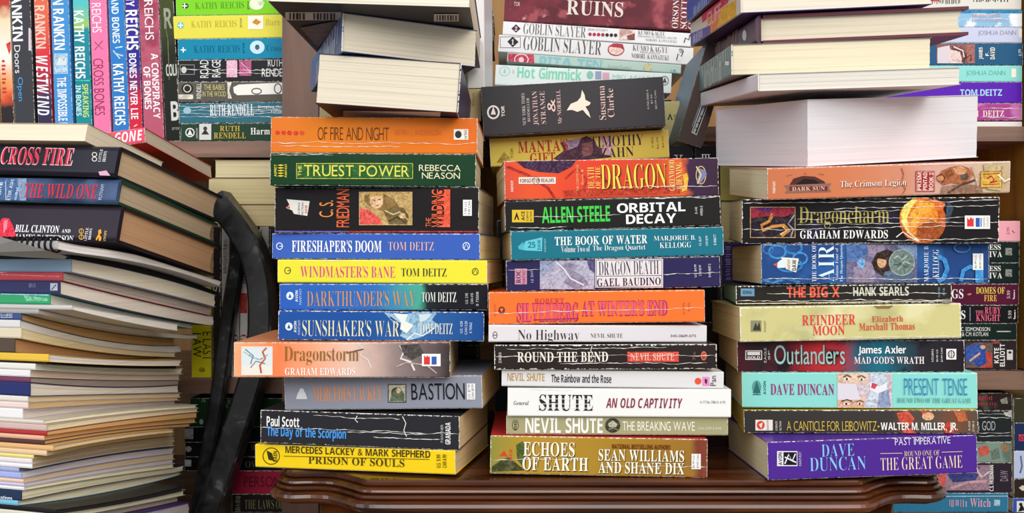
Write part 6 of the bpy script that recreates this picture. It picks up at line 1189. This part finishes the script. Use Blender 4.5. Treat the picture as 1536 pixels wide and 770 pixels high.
h2 = build_book(lying((-70, 262, 314, 176, 268.5, 317.5), 0.735, 0.155, vis=('R', 325), pitch=12, on=h1), 'blue jacketed hardback with red title capitals, middle one of the three hardbacks', GHB, hard=True, col='3c4f70', cover='1f4a30', page='d2ba9c', wear=0, rough=0.18,
  blend=[('54688c', 26, 0.45, 0.62), ('2c3a54', 14, 0.52, 0.66)], ops=[
  ('P', [(-2, 268), (30, 268), (38, 270), (36, 310), (26, 312), (-2, 310)], '44648f'), ('P', [(26, 268), (40, 268), (38, 310), (28, 311)], '7f93b0'), T_(AL, '~~~', 's', (-4, 274, 3, 292), 'd8e0ea', 90), T_(AL, 'PETER ASH', 's', (13, 270, 18, 304), 'd8e0ea', 90), T_(SL, '~~~~~~', 's', (23, 282, 27, 300), 'd8e0ea', 90), ('L', [(9, 272), (9, 302)], 0.8, 'd8e0ea'),
  T_(TL, 'THE WILD ONE', 'b', (36, 276, 146, 298), 'c93246'), T_(SL, 'PUTNAM', 's', (150, 277, 155, 300), 'b8c2d2', 90)])
h3 = build_book(lying((-70, 213, 258, 175, 218, 264.5), 0.735, 0.155, vis=('R', 331), pitch=12, on=h2), 'black jacketed hardback with red chrome title capitals, uppermost of the three hardbacks', GHB, hard=True, col='26232c', cover='24242a', page='d6b894', wear=0, rough=0.16, ops=[
  T_(TL, 'CROSS FIRE', 'b', (1, 221, 110, 248), 'e6d2d6'), T_(TL + '_face', 'CROSS FIRE', 'b', (2, 222, 109, 247), 'd92f48'), LG, ('O', (142, 232, 4, 3.6), 'd8d4c8', 1.2), ('O', (142, 239, 4, 3.6), 'd8d4c8', 1.2), T_(SL, 'LITTLE', 'b', (149, 224, 153, 243), 'dcd8d8', 90), T_(SL, 'BROWN', 'b', (155, 227, 160, 243), 'dcd8d8', 90), ('P', [(148, 258), (160, 256), (166, 264), (150, 264)], 'd8a8c0')])
# spiral notebook, its wire edge bent up in front of the lowest hardback
nb_bot = lambda d: surf(t0, max(d, 0)) + (0.0003 if d >= 0 else 0.0003 + 1.5 * d * d + 0.08 * abs(d))
nb_top = lambda d: nb_bot(d) + 0.0066 if d < 0.002 else min(nb_bot(d) + 0.0066, min(under(ph1, p.x, p.y) for p in nb_pts(d)) - 0.0003)
bpy.context.view_layer.update()
note = sheet_stack('grey white spiral notebook with black wire binding, squeezed under the hardbacks', 134, 333, nb_top, nb_bot, 'd6d1cc', 'c9c6c4', name='spiral_notebook', d0=-0.034, Lx=0.2)
black = flat('1c1c1e', 0.3)
bpy.context.view_layer.update()
g = Geo(); T = nb_top(-0.034) - nb_bot(-0.034)
for k in range(34):
    x = -0.004 - k * 0.0056
    rr = T / 2 + 0.0026
    ring = []
    for a in range(14):
        t = 2 * math.pi * a / 14
        cx, cy, cz = x + 0.0015 * math.sin(t / 2), 0.0025 + rr * 1.1 * math.cos(t), T / 2 + rr * math.sin(t)
        for b_ in range(5):
            p = 2 * math.pi * b_ / 5
            ring.append((cx + 0.0010 * math.sin(p), cy + 0.0010 * math.cos(p) * math.cos(t), cz + 0.0010 * math.cos(p) * math.sin(t)))
    f = [(a*5 + b_, a*5 + (b_+1) % 5, ((a+1) % 14)*5 + (b_+1) % 5, ((a+1) % 14)*5 + b_) for a in range(14) for b_ in range(5)]
    g.add(ring, f)
mesh_obj('wire_binding', g.v, g.f, [black], note, smooth=True)

flap = [(-45, 342, 0.665), (20, 361, 0.664), (70, 376, 0.668), (100, 385, 0.685), (96, 388.5, 0.692), (40, 386, 0.690), (-45, 380, 0.685)]
inv = note.matrix_world.inverted()
fv = [inv @ world_pt(*q) for q in flap]
n7 = len(fv); bk_ = [v + Vector((0, 0.0006, -0.0002)) for v in fv]
mesh_obj('bent_cover', fv + bk_, [tuple(range(n7)), tuple(range(n7, 2 * n7))] + [(i, (i+1) % n7, n7 + (i+1) % n7, n7 + i) for i in range(n7)], [flat('b9b7b3', 0.5)], note)

# softcovers on top
h4 = build_book(lying((-60, 183, 215, 130, 185, 217), 0.742, 0.105, yaw=-14, pitch=12, on=h3), 'cream page block lying over the black chrome titled hardback, spine hidden', 'softcovers on top of the hardbacks', spine='left', col='8a7a6a', cover='b8a68c', page='efdcc2', pstr=0.7)
h5 = build_book(lying((150, 201, 226, 217, 190, 219), 0.815, 0.150, vis=('R', 318), pitch=8, on=h3, also=[h4]), 'slanting red softcover with white title letters on top of the hardbacks', 'softcovers on top of the hardbacks', spine='front', col='e2506a', cover='d8342f', page='d8c6ae', ops=[
  T_(TL, 'GONE', 'I', (172, 197, 214, 213), 'f6eef0')])
bpy.data.objects.remove(_fo)
bpy.data.curves.remove(_fc)
